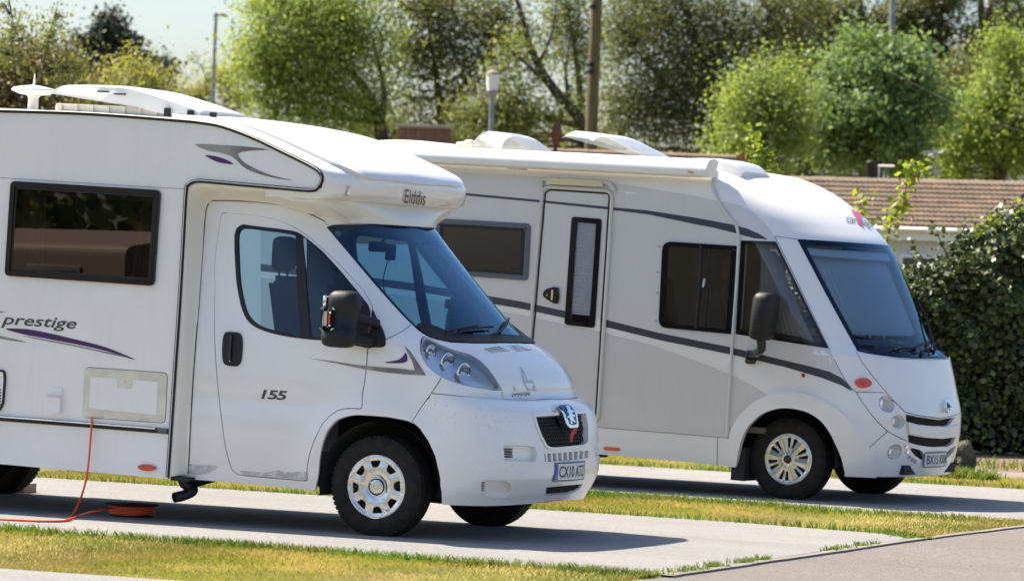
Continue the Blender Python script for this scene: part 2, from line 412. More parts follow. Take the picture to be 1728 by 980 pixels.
M['taupe'] = mat('taupe_decal', (0.17, 0.15, 0.135), 0.35, col2=(0.32, 0.30, 0.28), scale=3.5)
M['bare'] = mat('bare_primer', (0.44, 0.44, 0.435), 0.6, col2=(0.66, 0.65, 0.63), scale=26)
M['glass'] = glass('cab_glass', (0.44, 0.66, 0.76), 1.6, gloss=(0.75, 0.88, 1.0))
M['wscreen'] = glass('windscreen_glass', (0.42, 0.72, 0.92), 1.85, gloss=(0.45, 0.74, 1.0))
M['acrylic'] = glass('smoked_acrylic', (0.22, 0.17, 0.16), 1.75)
M['acrylic2'] = glass('grey_acrylic', (0.72, 0.70, 0.68), 1.6)
M['blindglass'] = glass('door_glass', (0.90, 0.91, 0.95), 1.4)
M['hatch'] = glass('hatch_acrylic', (0.80, 0.83, 0.86), 1.45, 0.1, (0.84, 0.85, 0.86), 0.8)
M['dome'] = glass('hatch_clear', (0.86, 0.88, 0.90), 1.45, 0.05, (0.78, 0.80, 0.82), 0.3)
M['seat'] = mat('seat_fabric', (0.045, 0.05, 0.065), 0.85, bump=(120, 0.001))
M['seat2'] = mat('beige_seat', (0.50, 0.42, 0.30), 0.7)
M['dash'] = mat('dashboard', (0.05, 0.055, 0.065), 0.7)
M['cloth'] = mat('curtain_cloth', (0.55, 0.53, 0.50), 0.9)
M['pleat'] = mat('pleated_blind', (0.78, 0.77, 0.76), 0.8)
M['wscreen2'] = glass('raked_windscreen_glass', (0.72, 0.82, 0.92), 1.42, gloss=(0.45, 0.64, 0.85))
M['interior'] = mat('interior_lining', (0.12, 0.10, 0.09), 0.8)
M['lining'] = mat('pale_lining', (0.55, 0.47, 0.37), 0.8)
M['orange'] = mat('orange_cable', (0.78, 0.095, 0.018), 0.45)
M['alu'] = mat('weathered_aluminium', (0.55, 0.54, 0.50), 0.4, 0.7, col2=(0.30, 0.28, 0.22), scale=5, stretch=(0.4, 1, 1))
M['pale'] = mat('pale_rubber', (0.63, 0.62, 0.58), 0.6)
M['yellowed'] = mat('yellowed_lens', (0.70, 0.62, 0.36), 0.3, coat=0.4)

# ------------------------------------------------------------------ wheels
def disc_mesh(name, R_, holes, depth, yo, s, c, mat_, parent, grid=0.014, thick=0.012, ang=0.0):
    a = np.linspace(0, 2*math.pi, 56, endpoint=False); out = np.stack([np.cos(a), np.sin(a)], 1)*R_
    P, T = cdt(out, holes, grid); r = np.hypot(P[:, 0], P[:, 1]); t = np.array([depth(q, p) for q, p in zip(r, P)])
    V = np.stack([c[0]+P[:, 0], yo-s*t, c[2]+P[:, 1]], 1).tolist(); F = T.tolist(); E = {}
    for q in F:
        for i, j in ((q[0], q[1]), (q[1], q[2]), (q[2], q[0])):
            if (j, i) in E: del E[(j, i)]
            else: E[(i, j)] = 1
    ids = {}; nf = len(F)
    for i, j in E:
        for k in (i, j):
            if k not in ids: ids[k] = len(V); V += [V[k], [V[k][0], V[k][1]-s*thick, V[k][2]]]
        F.append([ids[i], ids[j], ids[j]+1, ids[i]+1])
    if s < 0: F = [f for f in F]
    else: F = [f[::-1] for f in F]
    return mesh_obj(name, V, F, mat_, parent, True)
def polar(r0, r1, a0, a1, aw0, aw1, n=5):
    """rounded window between two radii around angle a0"""
    A = [(r0, a0-aw0), (r0, a0+aw0), (r1, a0+aw1), (r1, a0-aw1)]
    q = [(r*math.cos(t), r*math.sin(t)) for r, t in A]; return rround(q, a1, 4)
def wheel(parent, c, r, rim, style, s=-1, w=0.215):
    yo = c[1]; t = MB()
    prof = [(rim-.012, .05), (rim-.004, .02), (rim+.012, .006), (rim+.03, .001), ((rim+r)/2, -.004), (r-.055, -.002), (r-.03, .006), (r-.014, .018), (r-.005, .034), (r, .05)]
    for g in (.075, .107, .139): prof += [(r, g-.005), (r-.009, g-.003), (r-.009, g+.003), (r, g+.005)]
    prof += [(r, w-.05), (r-.005, w-.034), (r-.03, w-.006), ((rim+r)/2, w), (rim, w-.02), (rim-.012, w-.05)]
    t.lathe([(a, -s*h) for a, h in prof], c, 'Y', 72)
    for k in range(60):                                             # shoulder blocks
        a = 2*math.pi*k/60; e = Vector((math.cos(a), 0, math.sin(a))); f = Vector((-math.sin(a), 0, math.cos(a)))
        p = Vector(c)+e*(r-.012)-Vector((0, s*.022, 0)); V = [p+f*x*.012+e*y*.006+Vector((0, -s*z*.016, 0)) for x in (-1, 1) for y in (-1, .9) for z in (-.7, 1)]
        t.add(V, [(0, 1, 3, 2), (4, 6, 7, 5), (0, 4, 5, 1), (2, 3, 7, 6), (0, 2, 6, 4), (1, 5, 7, 3)])
    wh = t.build('wheel', M['rubber'], parent)
    b = MB(); b.lathe([(0.001, -s*.075), (rim*.55, -s*.07), (rim*.6, -s*.085), (rim*.8, -s*.07), (rim-.01, -s*.045), (rim-.002, -s*.03), (rim-.002, -s*.17), (.001, -s*.17)], c, 'Y', 40); b.build('rim', M['steel'], wh)
    if style == 1:
        hs = [polar(.132, .180, R(90+45*k+6), .015, R(9.5), R(13)) for k in range(8)]
        def dep(q, p):
            k = 0.0
            if q > .19: return pchip(q, [.19, .198, .206, .214], [.016, .004, .003, .014])
            a = (math.degrees(math.atan2(p[1], p[0]))-6) % 45; d = abs(a-22.5)
            base = pchip(q, [0, .05, .054, .062, .075, .12, .19], [.006, .006, .016, .028, .018, .010, .018])
            return float(base - (.004*max(0, 1-d/7.0) if q > .08 else 0))
        disc_mesh('hubcap', rim, hs, dep, yo, s, c, M['hub'], wh)
        MB().lathe([(.0545, -s*.004), (.0545, -s*.010), (.0575, -s*.012), (.0575, -s*.02)], c, 'Y', 36).build('centre_ring', M['black'], wh)
    else:
        hs = []
        for k in range(6):
            a = R(60*k+80)
            for d in (-1, 1): hs.append(polar(.098, .182, a+d*R(9.5), .008, R(4.0), R(5.5)))
        def dep(q, p):
            if q > .19: return pchip(q, [.19, .197, .206, .216], [.014, .004, .004, .014])
            a = (math.degrees(math.atan2(p[1], p[0]))-80) % 60; d = min(a, 60-a)
            base = pchip(q, [0, .045, .05, .085, .19], [.004, .004, .010, .012, .016])
            if q > .06 and d < 5: base -= .007*(1-d/5)
            if q > .06 and d > 17: base -= .006*(1-abs(d-30)/13)
            return float(base)
        disc_mesh('hubcap', rim, hs, dep, yo, s, c, M['hub'], wh)
        MB().lathe([(0, s*.001), (.034, s*.001), (.036, -s*.006)], (c[0], yo, c[2]), 'Y', 28).build('centre_cap', M['gloss_black'], wh)
        e = MB(); e.tube([(c[0]-.022, yo+s*.004, c[2]-.012), (c[0]+.022, yo+s*.004, c[2]+.014)], .004, 6); e.build('badge_bar', M['red'], wh)
    MB().tube([(c[0]+.09, yo-s*.01, c[2]-.145), (c[0]+.092, yo-s*.002, c[2]-.15)], .006, 8).build('valve', M['chrome'], wh)
    return wh
def arch_liner(parent, x, z, r, y0, y1):
    m = MB(); m.lathe([(r, y0), (r, y1), (0.02, y1)], (x, 0, z), 'Y', 28, True, -0.08, math.pi+0.2); m.build('arch_liner', M['under'], parent)
def seat(parent, x, y, m_, h=1.0, z0=0.55):
    t = MB(); t.box((x-.05, y-.24, z0+.28), (x+.42, y+.24, z0+.43), .05)
    P = [(x, y, z0+.36), (x-.06, y, z0+.62), (x-.11, y, z0+.88), (x-.15, y, z0+1.02)]
    for i in range(3):
        a, b = P[i], P[i+1]
    bm = bmesh.new(); bmesh.ops.create_cube(bm, size=1)
    for v in bm.verts:
        k = v.co.z+.5; wd = .24-.03*k; v.co = Vector((x-.02-.15*k+v.co.x*.13, y+v.co.y*2*wd, z0+.34+k*.66))
    bmesh.ops.bevel(bm, geom=bm.edges[:], offset=.055, segments=3, affect='EDGES'); t.bm(bm, True)
    so_ = t.build('seat', m_, parent)
    hb = MB(); hb.box((x-.25, y-.12, z0+1.03), (x-.14, y+.12, z0+1.27), .05); hb.tube([(x-.19, y-.06, z0+.95), (x-.2, y-.06, z0+1.06)], .008); hb.tube([(x-.19, y+.06, z0+.95), (x-.2, y+.06, z0+1.06)], .008)
    hb.build('headrest', m_, so_); return so_

# ================================================================== FIRST MOTORHOME
F1 = Frame(0, 0, 0, .0219)
van1 = thing('motorhome', 'white coachbuilt motorhome with purple swooshes and black door mirror, nearest the camera', 'motorhome', F1.loc, F1.rot)
YS = -1.08
H1 = Flat(F1, YS)
# ---- cab body surface
def cab_bump(p):
    r = np.hypot(p[:, 0], p[:, 2]-.34); k = .028*np.exp(-((r-.50)/.11)**2)*np.clip((np.abs(p[:, 1])-.7)/.25, 0, 1)*np.clip((p[:, 2]-.2)/.2, 0, 1)
    q = p.copy(); q[:, 1] += np.sign(p[:, 1])*k
    c = .02*np.exp(-((p[:, 2]-.86)/.10)**2)*np.clip((-.15-p[:, 0])/.5, 0, 1)
    q[:, 1] -= np.sign(p[:, 1])*c*.5; return q
PC = {'W': ([.2, .3, .4, .7, .9, 1.1, 1.3, 1.43, 2.06, 2.3], [.965, .985, 1.0, 1.015, 1.012, 1.0, .985, .965, .895, .87]),
      'F': ([.2, .3, .365, .5, .7, .895, .943, .985, 1.05, 1.146, 1.244, 1.311, 1.364, 1.43, 2.06, 2.10, 2.3], [.86, .895, .935, .98, .962, .92, .862, .767, .763, .712, .609, .517, .411, .345, -.27, -.305, -.34]),
      'L': ([.2, .5, .895, .943, .985, 1.05, 1.146, 1.244, 1.311, 1.364, 1.43, 1.5, 2.06, 2.3], [.46, .47, .50, .46, .44, .46, .48, .50, .55, .62, .72, .75, .74, .6]),
      'n': ([.2, .9, 1.1, 1.4, 2.1, 2.3], [2.6, 2.6, 2.5, 2.5, 2.6, 2.8])}
CS = Shell(F1, PC, -1.56, .5, 3.0, .2, 2.3, 300, 220, cab_bump)
SU = CS.SU
T1 = lambda pts, smooth=0, closed=True, step=6.0: trace(CS, pts, smooth, closed, step)
door = T1([(375.6, 360), (397, 361), (425, 363.5), (455, 368), (475, 374), (494, 382), (514, 394), (533, 409), (552, 426), (571, 444), (590, 464.5), (610, 486), (621, 502), (627.7, 514), (629, 525), (626, 550), (621, 585), (618.6, 620), (616, 640), (611.5, 668), (610, 688.5), (594, 688.5), (574, 691), (563, 697), (554, 704), (546, 713), (540, 723), (534, 735), (528.6, 748.6), (523, 765), (520, 780), (518, 795), (517.5, 810), (498, 809.5), (480, 808), (440, 804.5), (406, 801), (397, 797), (390.6, 789.8), (385, 772), (379.4, 749), (372, 693), (366, 637), (363, 590), (361.4, 547), (362, 510), (362.8, 480), (362, 451), (364, 425), (368, 397), (372, 372)], 3)
winframe = T1([(410, 379), (420, 380), (440, 382.5), (466, 385.5), (493, 389.5), (502, 392), (511, 397), (530, 412), (545, 425), (559, 440), (575, 457.5), (591, 477), (603, 491), (614.6, 506), (622, 516), (625, 530), (622, 560), (619.5, 585.5), (610, 584.5), (598, 583), (585, 580), (566, 577), (546, 574.5), (516, 572), (490, 568.5), (466, 564), (447, 558.5), (431.6, 552), (421, 544), (414.4, 535), (410, 525), (406.4, 514), (403, 498), (399.8, 479), (398, 460), (397, 440), (396, 420), (396, 400), (397.5, 391), (401, 384)], 3)
g_main = T1([(413, 386), (425, 386.5), (440, 388.5), (466, 391.5), (490, 395), (497, 397), (499, 402), (500, 440), (502, 500), (506.5, 566), (490, 562.5), (468, 558), (450, 553), (435.5, 546.5), (426, 539), (419, 530), (415, 520), (411, 505), (406, 478), (403.5, 440), (402.5, 405), (404, 393), (407, 388)], 3)
g_quart = T1([(511, 403), (514, 401), (518, 405), (532, 417), (555, 440), (578, 465), (592, 483), (592, 500), (588, 530), (585, 572), (560, 571), (526, 567), (524, 565), (519, 500), (514, 440)], 3)
arch = T1([(531, 834), (533, 820), (537, 800), (541, 763), (551, 729), (565.7, 710), (578, 704), (594, 700.6), (610.6, 700), (651, 703), (672, 706.5), (691, 711), (708.6, 723), (723, 743), (734, 769), (741, 800), (745, 831), (746, 852)], 4, False)
arch = np.concatenate([arch, [(arch[-1, 0], .2-.1), (arch[0, 0], .2-.1)]])
bon = sym(CS, [(838, 578.5), (834, 579), (800, 579), (760, 577.5), (735, 572.5), (724, 568.5), (739, 580), (765, 590.7), (794, 599), (809, 608), (824, 622.6), (838, 643), (846.5, 658), (849, 674), (870, 675), (904.5, 675), (950, 672)], 0, 5)
head = T1([(715, 567.5), (711, 575), (710, 585), (711, 597), (719, 613.5), (733.7, 628), (757.5, 641), (787, 650), (816, 655), (844, 658), (838, 643), (824, 622.6), (809, 608), (794, 598.8), (765, 590.7), (739, 580), (724.5, 572)], 4)
ws = sym(CS, [(640, 377.6), (613.5, 377.6), (585, 378), (564.5, 379), (556, 381), (552, 384), (557, 390), (579, 416), (613.5, 456.7), (645, 493.5), (677, 529), (696.7, 548.5), (710, 560), (724, 568.5), (735, 572.5), (760, 577.5), (800, 579), (838, 578.5)], 3)
bumper = sym(CS, [(966, 672), (905, 675), (849, 674.5), (787, 669), (728, 663), (712, 685), (695, 711), (708, 723), (722, 743), (734, 769), (741, 800), (745, 831), (746, 851)], 0, 5)
bumper = bumper[(bumper[:, 1] > 0)]
zb = .265
# bumper outline closed along its lower edge
half = bumper[bumper[:, 0] <= 0]; half = half[:-1]
low = np.array([(half[-1, 0]*k, .262+.03*(1-k)**2) for k in np.linspace(1, 0, 12)])
half = np.concatenate([half, low[1:]]); bumper = np.concatenate([half, mir(half[half[:, 0] < -.01])])
G = .0035
rear_u = -SU
sill = []
body_out = np.array([(-SU, .285), (-SU, 2.205), (-1.3, 2.205), (-1.0, 2.16), (-.8, 2.10), (.8, 2.10), (1.0, 2.16), (1.3, 2.205), (SU, 2.205), (SU, .285)])
body_out = dens(body_out, .05)
holes = [inset(h, -G*.6) for h in (door, mir(door), bon, ws, bumper, head, mir(head))]+[arch, mir(arch)]
# floor line of the body rises behind the bumper, so nothing hangs below it
patch('cab_body', CS, body_out, holes, M['white'], van1, 0, .03, .05)
# ---- doors
for sd_ in (0, 1):
    f = (lambda q: q) if sd_ == 0 else mir
    d = patch('cab_door', CS, f(inset(door, G)), [f(inset(winframe, .004))], M['white'], van1, 0.001, .03, .05)
    patch('window_frame', CS, f(winframe), [f(g_main), f(g_quart)], M['black'], d, .004, .02, .06)
    patch('window_glass', CS, f(inset(g_main, -.004)), [], M['glass'], d, -.004, 0, .1)
    patch('quarter_glass', CS, f(inset(g_quart, -.004)), [], M['glass'], d, -.004, 0, .1)
hq = T1([(380, 563), (386, 560), (402, 561), (408, 566), (410, 580), (408, 606), (404, 615), (398, 618), (384, 616), (378, 611), (376, 595), (377, 575)], 4)
dh = patch('door_handle', CS, hq, [], M['black'], van1.children[1], .012, .02, .03)
strip('pull_bar', CS, [(393, 566), (391, 585), (390, 606)], .010, M['gloss_black'], dh, 4, off=.022)
strip('lock', CS, [(389, 609), (391, 610)], .005, M['chrome'], dh, 1, off=.02)
# ---- windscreen, bonnet, cowl
wscr = patch('windscreen', CS, inset(ws, .004), [], M['wscreen'], van1, -.004, 0, .06)
wi = inset(ws, .030); patch('windscreen_band', CS, inset(ws, .002), [wi], M['gloss_black'], wscr, -.006, 0, .05)
sq = T1([(563, 391), (571, 389), (577, 393), (571, 398), (563, 397)], 4); patch('tax_disc', CS, sq, [], M['pale'], wscr, -.009, 0, .1)
cowl = sym(CS, [(845, 563), (800, 565), (760, 560), (735, 551), (716, 545), (703, 549), (712, 560), (724, 567.5), (735, 571.5), (760, 576.5), (800, 578), (838, 577.5)], 3)
patch('scuttle_panel', CS, cowl, [], M['black'], van1, .006, .02, .06)
bn = patch('bonnet', CS, inset(bon, G), [], M['nose'], van1, .002, .03, .04)
for q in ([(815, 588), (842, 583), (862, 593), (828, 596)], [(853, 583), (872, 582), (900, 591), (872, 594)]):
    for k in range(4):
        t = (k+.5)/4; a = np.array(q[0])*(1-t)+np.array(q[3])*t; b = np.array(q[1])*(1-t)+np.array(q[2])*t
        strip('vent_slot', CS, [a, (a+b)/2, b], .0028, M['perf'], bn, 3, off=.002, n=5)
for q in ([(877, 618), (882, 624), (886, 632), (889, 641), (893, 643), (896, 640), (901, 648), (905, 659), (904, 668), (897, 667), (895, 660), (891, 664), (888, 655), (884, 648), (880, 636)], [(866, 652), (870, 656), (872, 664), (868, 665)]):
    patch('worn_patch', CS, T1(q, 2), [], M['bare'], bn, .0032, 0, .05)
lettering('bonnet_lettering', CS, 'prestige', (861, 671.5), (892, 669.5), (861, 661.5), M['ink'], bn, .2, .014)
# ---- wipers
for pts in ([(884, 566), (858, 570), (838, 572)],):
    pass
wp = MB(); A = on(CS, T1([(770, 562), (790, 557), (828, 554)], 4, False), .02); wp.tube(A, .008, 6); B = on(CS, T1([(748, 566), (775, 559), (800, 555)], 4, False), .035); wp.tube(B, .009, 6)
wp.build('wiper', M['black'], van1)
wp = MB(); A = on(CS, T1([(840, 566), (847, 552), (855, 540)], 4, False), .02); wp.tube(A, .008, 6); B = on(CS, T1([(828, 570), (845, 558), (852, 546)], 4, False), .035); wp.tube(B, .008, 6); wp.build('wiper', M['black'], van1)
# ---- headlights
for f in ((lambda q: q), mir):
    hl = patch('headlight', CS, f(inset(head, .003)), [], M['lens'], van1, .002, 0, .04)
    patch('lamp_housing', CS, f(inset(head, .006)), [], M['reflector'], hl, -.045, 0, .05)
    patch('lamp_surround', CS, f(inset(head, .002)), [f(inset(head, .010))], M['hub'], hl, -.006, .07, .05)
    for (cx, cy, r) in ((728, 590, .045), (756, 608, .062), (784, 627, .066)):
        q = f(T1([(cx, cy)], 0)); p = on(CS, q, -.018 if f(np.array([(-1., 0.)]))[0, 0] < 0 else -.06)[0]; n_ = CS.nor(q[:, 0]/SU, q[:, 1])[0]; d_ = Vector((n_[0]+.9, n_[1]*.8, -.1)).normalized(); e = d_.orthogonal().normalized(); g_ = d_.cross(e)
        V = []; F = []
        pr = [(r*1.05, 0), (r*.97, .010), (r*.9, -.008), (r*.6, -.03), (r*.25, -.04), (0.002, -.04)]
        for k in range(20):
            a = 2*math.pi*k/20
            for rr, h in pr: V.append(Vector(p)+(e*math.cos(a)+g_*math.sin(a))*rr+d_*h)
        for k in range(20):
            for j in range(len(pr)-1): F.append((k*len(pr)+j, ((k+1) % 20)*len(pr)+j, ((k+1) % 20)*len(pr)+j+1, k*len(pr)+j+1))
        mb = MB(); mb.add(V, F, True); mb.build('lamp_bowl', M['chrome'], hl)
        mb = MB(); mb.tube([Vector(p)-d_*.06, Vector(p)-d_*.03], r*.16, 10); mb.build('bulb', M['chrome'] if cy > 600 else M['amber'], hl)
# ---- bumper with its openings
gr = T1([(901, 703.5), (920, 702), (950, 700), (985, 697.5), (989, 720), (989, 744), (986, 748), (980, 750.5), (955, 753), (934, 755), (925, 754), (920, 751), (911, 734), (905, 718)], 0, True, 4)
slot = T1([(917, 765.5), (950, 763), (992, 760), (991, 772), (960, 776), (919, 779)], 0, True, 4)
lowm = T1([(921, 821.5), (950, 818.5), (983, 815.5), (978, 823), (970, 828.5), (955, 833), (945, 834.5), (920, 834.5)], 0, True, 4)
sidei = T1([(849, 751), (875, 751.5), (902, 753), (906, 766), (902, 779), (875, 778), (851, 777)], 0, True, 4)
fog = T1([(813, 813), (822, 810), (852, 811), (860, 815), (863, 826), (860, 834), (850, 838), (822, 836), (812, 828)], 3)
ops = [gr, slot, lowm, sidei, mir(sidei), fog, mir(fog)]
bp = patch('bumper', CS, inset(bumper, G), ops, M['nose'], van1, .004, .04, .04)
patch('grille_backing', CS, inset(gr, -.02), [], M['under'], bp, -.07, 0, .1)
patch('grille_surround', CS, inset(gr, -.018), [inset(gr, .001)], M['nose'], bp, .016, .05, .05)
mb = MB(); lo, hi = gr.min(0), gr.max(0); hx = .033; hz = hx*.78; row = 0; z = lo[1]
while z < hi[1]+hz:
    x = lo[0]-hx+(hx*.5 if row % 2 else 0)
    while x < hi[0]+hx:
        c = [(x, z+hz*.64), (x-hx*.5, z+hz*.32), (x-hx*.5, z-hz*.32), (x, z-hz*.64)]
        for a, b in zip(c[:-1], c[1:]):
            if inpoly(np.array([a, b]), gr).all(): mb.tube(on(CS, np.array([a, b]), -.022), .0042, 4, False, False)
        x += hx
    z += hz*.96; row += 1
mb.build('honeycomb_mesh', M['black'], bp)
patch('slot_backing', CS, inset(slot, -.01), [], M['under'], bp, -.05, 0, .1)
for k in range(8):
    t = (k+.6)/8.2; a = np.array([917+t*75, 765.5-t*5.5]); b = np.array([919+t*72, 778.5-t*6])
    q = T1([a+(-1.6, -.5), a+(1.6, -.5), b+(1.6, .5), b+(-1.6, .5)], 0, True, 8); patch('slot_bar', CS, q, [], M['nose'], bp, -.004, .045, .1)
patch('lower_mesh_backing', CS, inset(lowm, -.01), [], M['under'], bp, -.05, 0, .1)
mb = MB(); lo, hi = lowm.min(0), lowm.max(0)
for a0 in np.arange(lo[0]-.2, hi[0]+.2, .018):
    for sg in (-1, 1):
        pts = [(a0+sg*(z-lo[1])*1.0, z) for z in np.arange(lo[1], hi[1], .009)]
        k = inpoly(np.array(pts), lowm); run = [p for p, q in zip(pts, k) if q]
        if len(run) > 1: mb.tube(on(CS, np.array([run[0], run[-1]]), -.012), .003, 4, False, False)
mb.build('lower_mesh', M['black'], bp)
for f in ((lambda q: q), mir):
    patch('side_recess', CS, f(inset(sidei, -.008)), [], M['white'], bp, -.035, 0, .05)
    patch('fog_recess', CS, f(inset(fog, -.008)), [], M['white'], bp, -.03, 0, .05)
for k in range(4): strip('recess_slat', CS, [(851, 757+k*4.2), (860, 757.3+k*4.2), (869, 757.6+k*4.2)], .0055, M['black'], bp, 2, off=-.026, n=5)
for k in range(5): strip('fog_slat', CS, [(815, 816+k*3.4), (819, 816.2+k*3.4)], .004, M['frame_grey'], bp, 1, off=-.022, n=5)
tb = T1([(828, 833), (862, 833), (862, 838), (828, 839)], 0)
# number plate
PX = .0
pl = [F1.at(936.3, 783, 1, -.26), F1.at(986, 779.5, 1, .26), F1.at(985.2, 806, 1, .26), F1.at(936.3, 812.5, 1, -.26)]
px_ = 1.085; 
def plate(parent, fr, poly, text, xfront, mtext, blue=True):
    c = np.mean([fr.at(*p, 0, xfront) for p in poly], 0); z0, z1 = c[2]-.0555, c[2]+.0555; n = 9
    ys = np.linspace(-.26, .26, n); bow = lambda y: xfront-.10*(y/.52)**2
    m = MB(); V = []; F = []
    for y in ys: V += [(bow(y), y, z0), (bow(y), y, z1), (bow(y)-.012, y, z0), (bow(y)-.012, y, z1)]
    for i in range(n-1):
        b = i*4; F += [(b, b+4, b+5, b+1), (b+3, b+7, b+6, b+2), (b+1, b+5, b+7, b+3), (b+2, b+6, b+4, b)]
    F += [(0, 1, 3, 2), (n*4-4, n*4-2, n*4-1, n*4-3)]; m.add(V, F); p = m.build('number_plate', M['plate'], parent)
    TV, TF = text_mesh(text, 0, .012); L0 = -.198 if blue else -.225
    mesh_obj('registration', [(bow(L0+a*(.235-L0))+.002, L0+a*(.235-L0), z0+.017+b*.077) for a, b in TV], TF, M['ink'], p, False)
    if blue:
        mb = MB(); q = [(-.258, z0+.003), (-.215, z0+.003), (-.215, z1-.003), (-.258, z1-.003)]
        mb.add([(bow(a)+.0015, a, b) for a, b in q], [(0, 1, 2, 3)]); mb.build('plate_flag', M['blue'], p)
        TV, TF = text_mesh('GB'); mesh_obj('plate_letters', [(bow(-.24)+.0035, -.250+a*.028, z0+.012+b*.022) for a, b in TV], TF, M['plate'], p, False)
    mb = MB()
    q = [(-.262, z0-.004), (.262, z0-.004), (.262, z1+.004), (-.262, z1+.004)]
    for a, b in ((0, 1), (1, 2), (2, 3), (3, 0)):
        mb.tube([(bow(q[a][0]*(1-t)+q[b][0]*t)-.002, q[a][0]*(1-t)+q[b][0]*t, q[a][1]*(1-t)+q[b][1]*t) for t in np.linspace(0, 1, 7)], .0055, 5)
    mb.build('plate_holder', M['frame_grey'], p); return p
_q = on(CS, np.array([(0.0, .5)]))[0]
plate(van1, F1, [(936.3, 783), (986, 779.5), (985.2, 806), (936.3, 812.5)], 'CX10 ATZ', float(_q[0])+.022, M['ink'])
# badge: silver shield with a rampant beast, red ribbon below
sh_ = T1([(929, 689.5), (940, 688), (952, 688), (960, 693), (964, 702), (966, 720), (960, 722), (952, 722.5), (946, 716), (942, 706), (938, 697)], 3)
bd = patch('badge', CS, sh_, [], M['chrome'], van1, .045, .05, .03)
patch('badge_field', CS, T1([(934, 691.5), (944, 690.5), (952, 690.5), (958, 695), (961, 703), (962.5, 716.5), (955, 717.5), (950, 712), (946, 703), (941, 695.5)], 2), [], M['navy'], bd, .048, 0, .03)
lion = [(945, 692.5), (949, 691), (952, 693), (951, 696), (955, 695), (957, 698), (953, 699.5), (955, 702), (959, 703), (958.5, 705.5), (955, 705), (956.5, 709), (959.5, 713), (957.5, 714.5), (954, 710.5), (953.5, 714.5), (955, 716.5), (952, 716.5), (951, 711), (949, 706.5), (946.5, 707.5), (946, 705.5), (949, 703.5), (948, 699), (945, 698.5), (947, 696.5)]
patch('badge_beast', CS, T1(lion, 0, True, 3), [], M['chrome'], bd, .053, .004, .03)
patch('ribbon', CS, T1([(966, 722), (961, 724), (956, 729), (954, 737), (955, 745), (957, 747), (959, 740), (961, 733), (965, 729)], 3), [], M['ribbon'], van1, .035, .006, .03)
# ---- fender and pillar seams, mirror base
for pts in ([(652, 572), (665, 566), (680, 558), (693, 548)], [(744.7, 637), (737, 650), (728, 663)], [(548, 375), (552, 380)]):
    strip('panel_seam', CS, pts, .0028, M['ink'], van1, 4, off=0.0, n=4)
tri = T1([(628, 523), (637, 540), (646.5, 557.6), (651, 572), (649, 584), (641, 586), (629, 586), (622.5, 585.5), (626, 556)], 3)
patch('mirror_sail', CS, tri, [], M['black'], van1, .012, .02, .04)
for q in ([(486, 795), (492, 797), (515, 795), (516, 809), (482, 806)], [(407, 793), (430, 796), (470, 799), (483, 801), (480, 807), (440, 803), (410, 800)], [(320, 782), (336, 784), (366, 785), (362, 793), (350, 797), (336, 800), (320, 797)], [(450, 797), (470, 793), (480, 796), (478, 800), (455, 800)]):
    patch('worn_patch', CS, T1(q, 2), [], M['bare'], van1, .0035, 0, .06)
# door mirror: black two part head on a stalk
def ring_loft(m, secs, n=20, sq=3.2):
    V = []; F = []
    for (cx, cy, cz, ax, ay) in secs:
        for k in range(n):
            a = 2*math.pi*k/n; c, s_ = math.cos(a), math.sin(a); r = (abs(c)**sq+abs(s_)**sq)**(-1/sq); V.append((cx+ax*c*r, cy+ay*s_*r, cz))
    for i in range(len(secs)-1):
        for k in range(n): F.append((i*n+k, i*n+(k+1) % n, (i+1)*n+(k+1) % n, (i+1)*n+k))
    F += [tuple(range(n))[::-1], tuple(range((len(secs)-1)*n, len(secs)*n))]; m.add(V, F, True); return m
for s_ in (-1, 1):
    p0 = F1.at(573, 590, 1, -1.20); p1 = F1.at(573, 491, 1, -1.20); xc = p0[0]+.0; zb_, zt_ = p0[2]+.015, p1[2]+.005; h = zt_-zb_; yc = 1.20*s_ if s_ < 0 else 1.06; xc = xc if s_ < 0 else xc-.16
    zs = [0, .015, .05, .14, .30, .31, .60, .72, .78, .86, .94, .985, 1.0]; wd = [.5, .72, .90, 1.0, 1.0, .93, .90, .92, .95, .92, .82, .62, .4]
    m = MB(); ring_loft(m, [(xc+.02*(t-.5)+(.012 if t > .65 else 0), yc, zb_+t*h, .113*w_, .105*w_) for t, w_ in zip(zs, wd)]); mr = m.build('door_mirror', M['black'], van1)
    m = MB(); m.tube([(xc+.03, yc, zb_+h*.2), (xc+.10, s_*1.06, zb_+h*.15), (xc+.14, s_*.97, zb_+h*.13)], [.04, .036, .036], 10); m.tube([(xc+.03, yc, zb_+h*.58), (xc+.10, s_*1.06, zb_+h*.5), (xc+.15, s_*.96, zb_+h*.45)], [.036, .032, .032], 10); m.build('mirror_arm', M['black'], mr)
    m = MB(); m.box((xc-.088, yc+s_*.065, zb_+h*.335), (xc-.012, yc+s_*.111, zb_+h*.66), .014); m.build('indicator_housing', M['chrome'], mr)
    m = MB(); m.box((xc-.080, yc+s_*.085, zb_+h*.36), (xc-.046, yc+s_*.1145, zb_+h*.635), .008); m.build('indicator_lens', M['pale'], mr)
    m = MB(); m.box((xc-.046, yc+s_*.085, zb_+h*.40), (xc-.020, yc+s_*.1150, zb_+h*.58), .008); m.build('indicator_bulb', M['amber'], mr)
    m = MB(); m.box((xc-.108, yc-.08, zb_+h*.70), (xc-.080, yc+.07, zb_+h*.9), .01); m.build('mirror_glass', M['chrome'], mr)
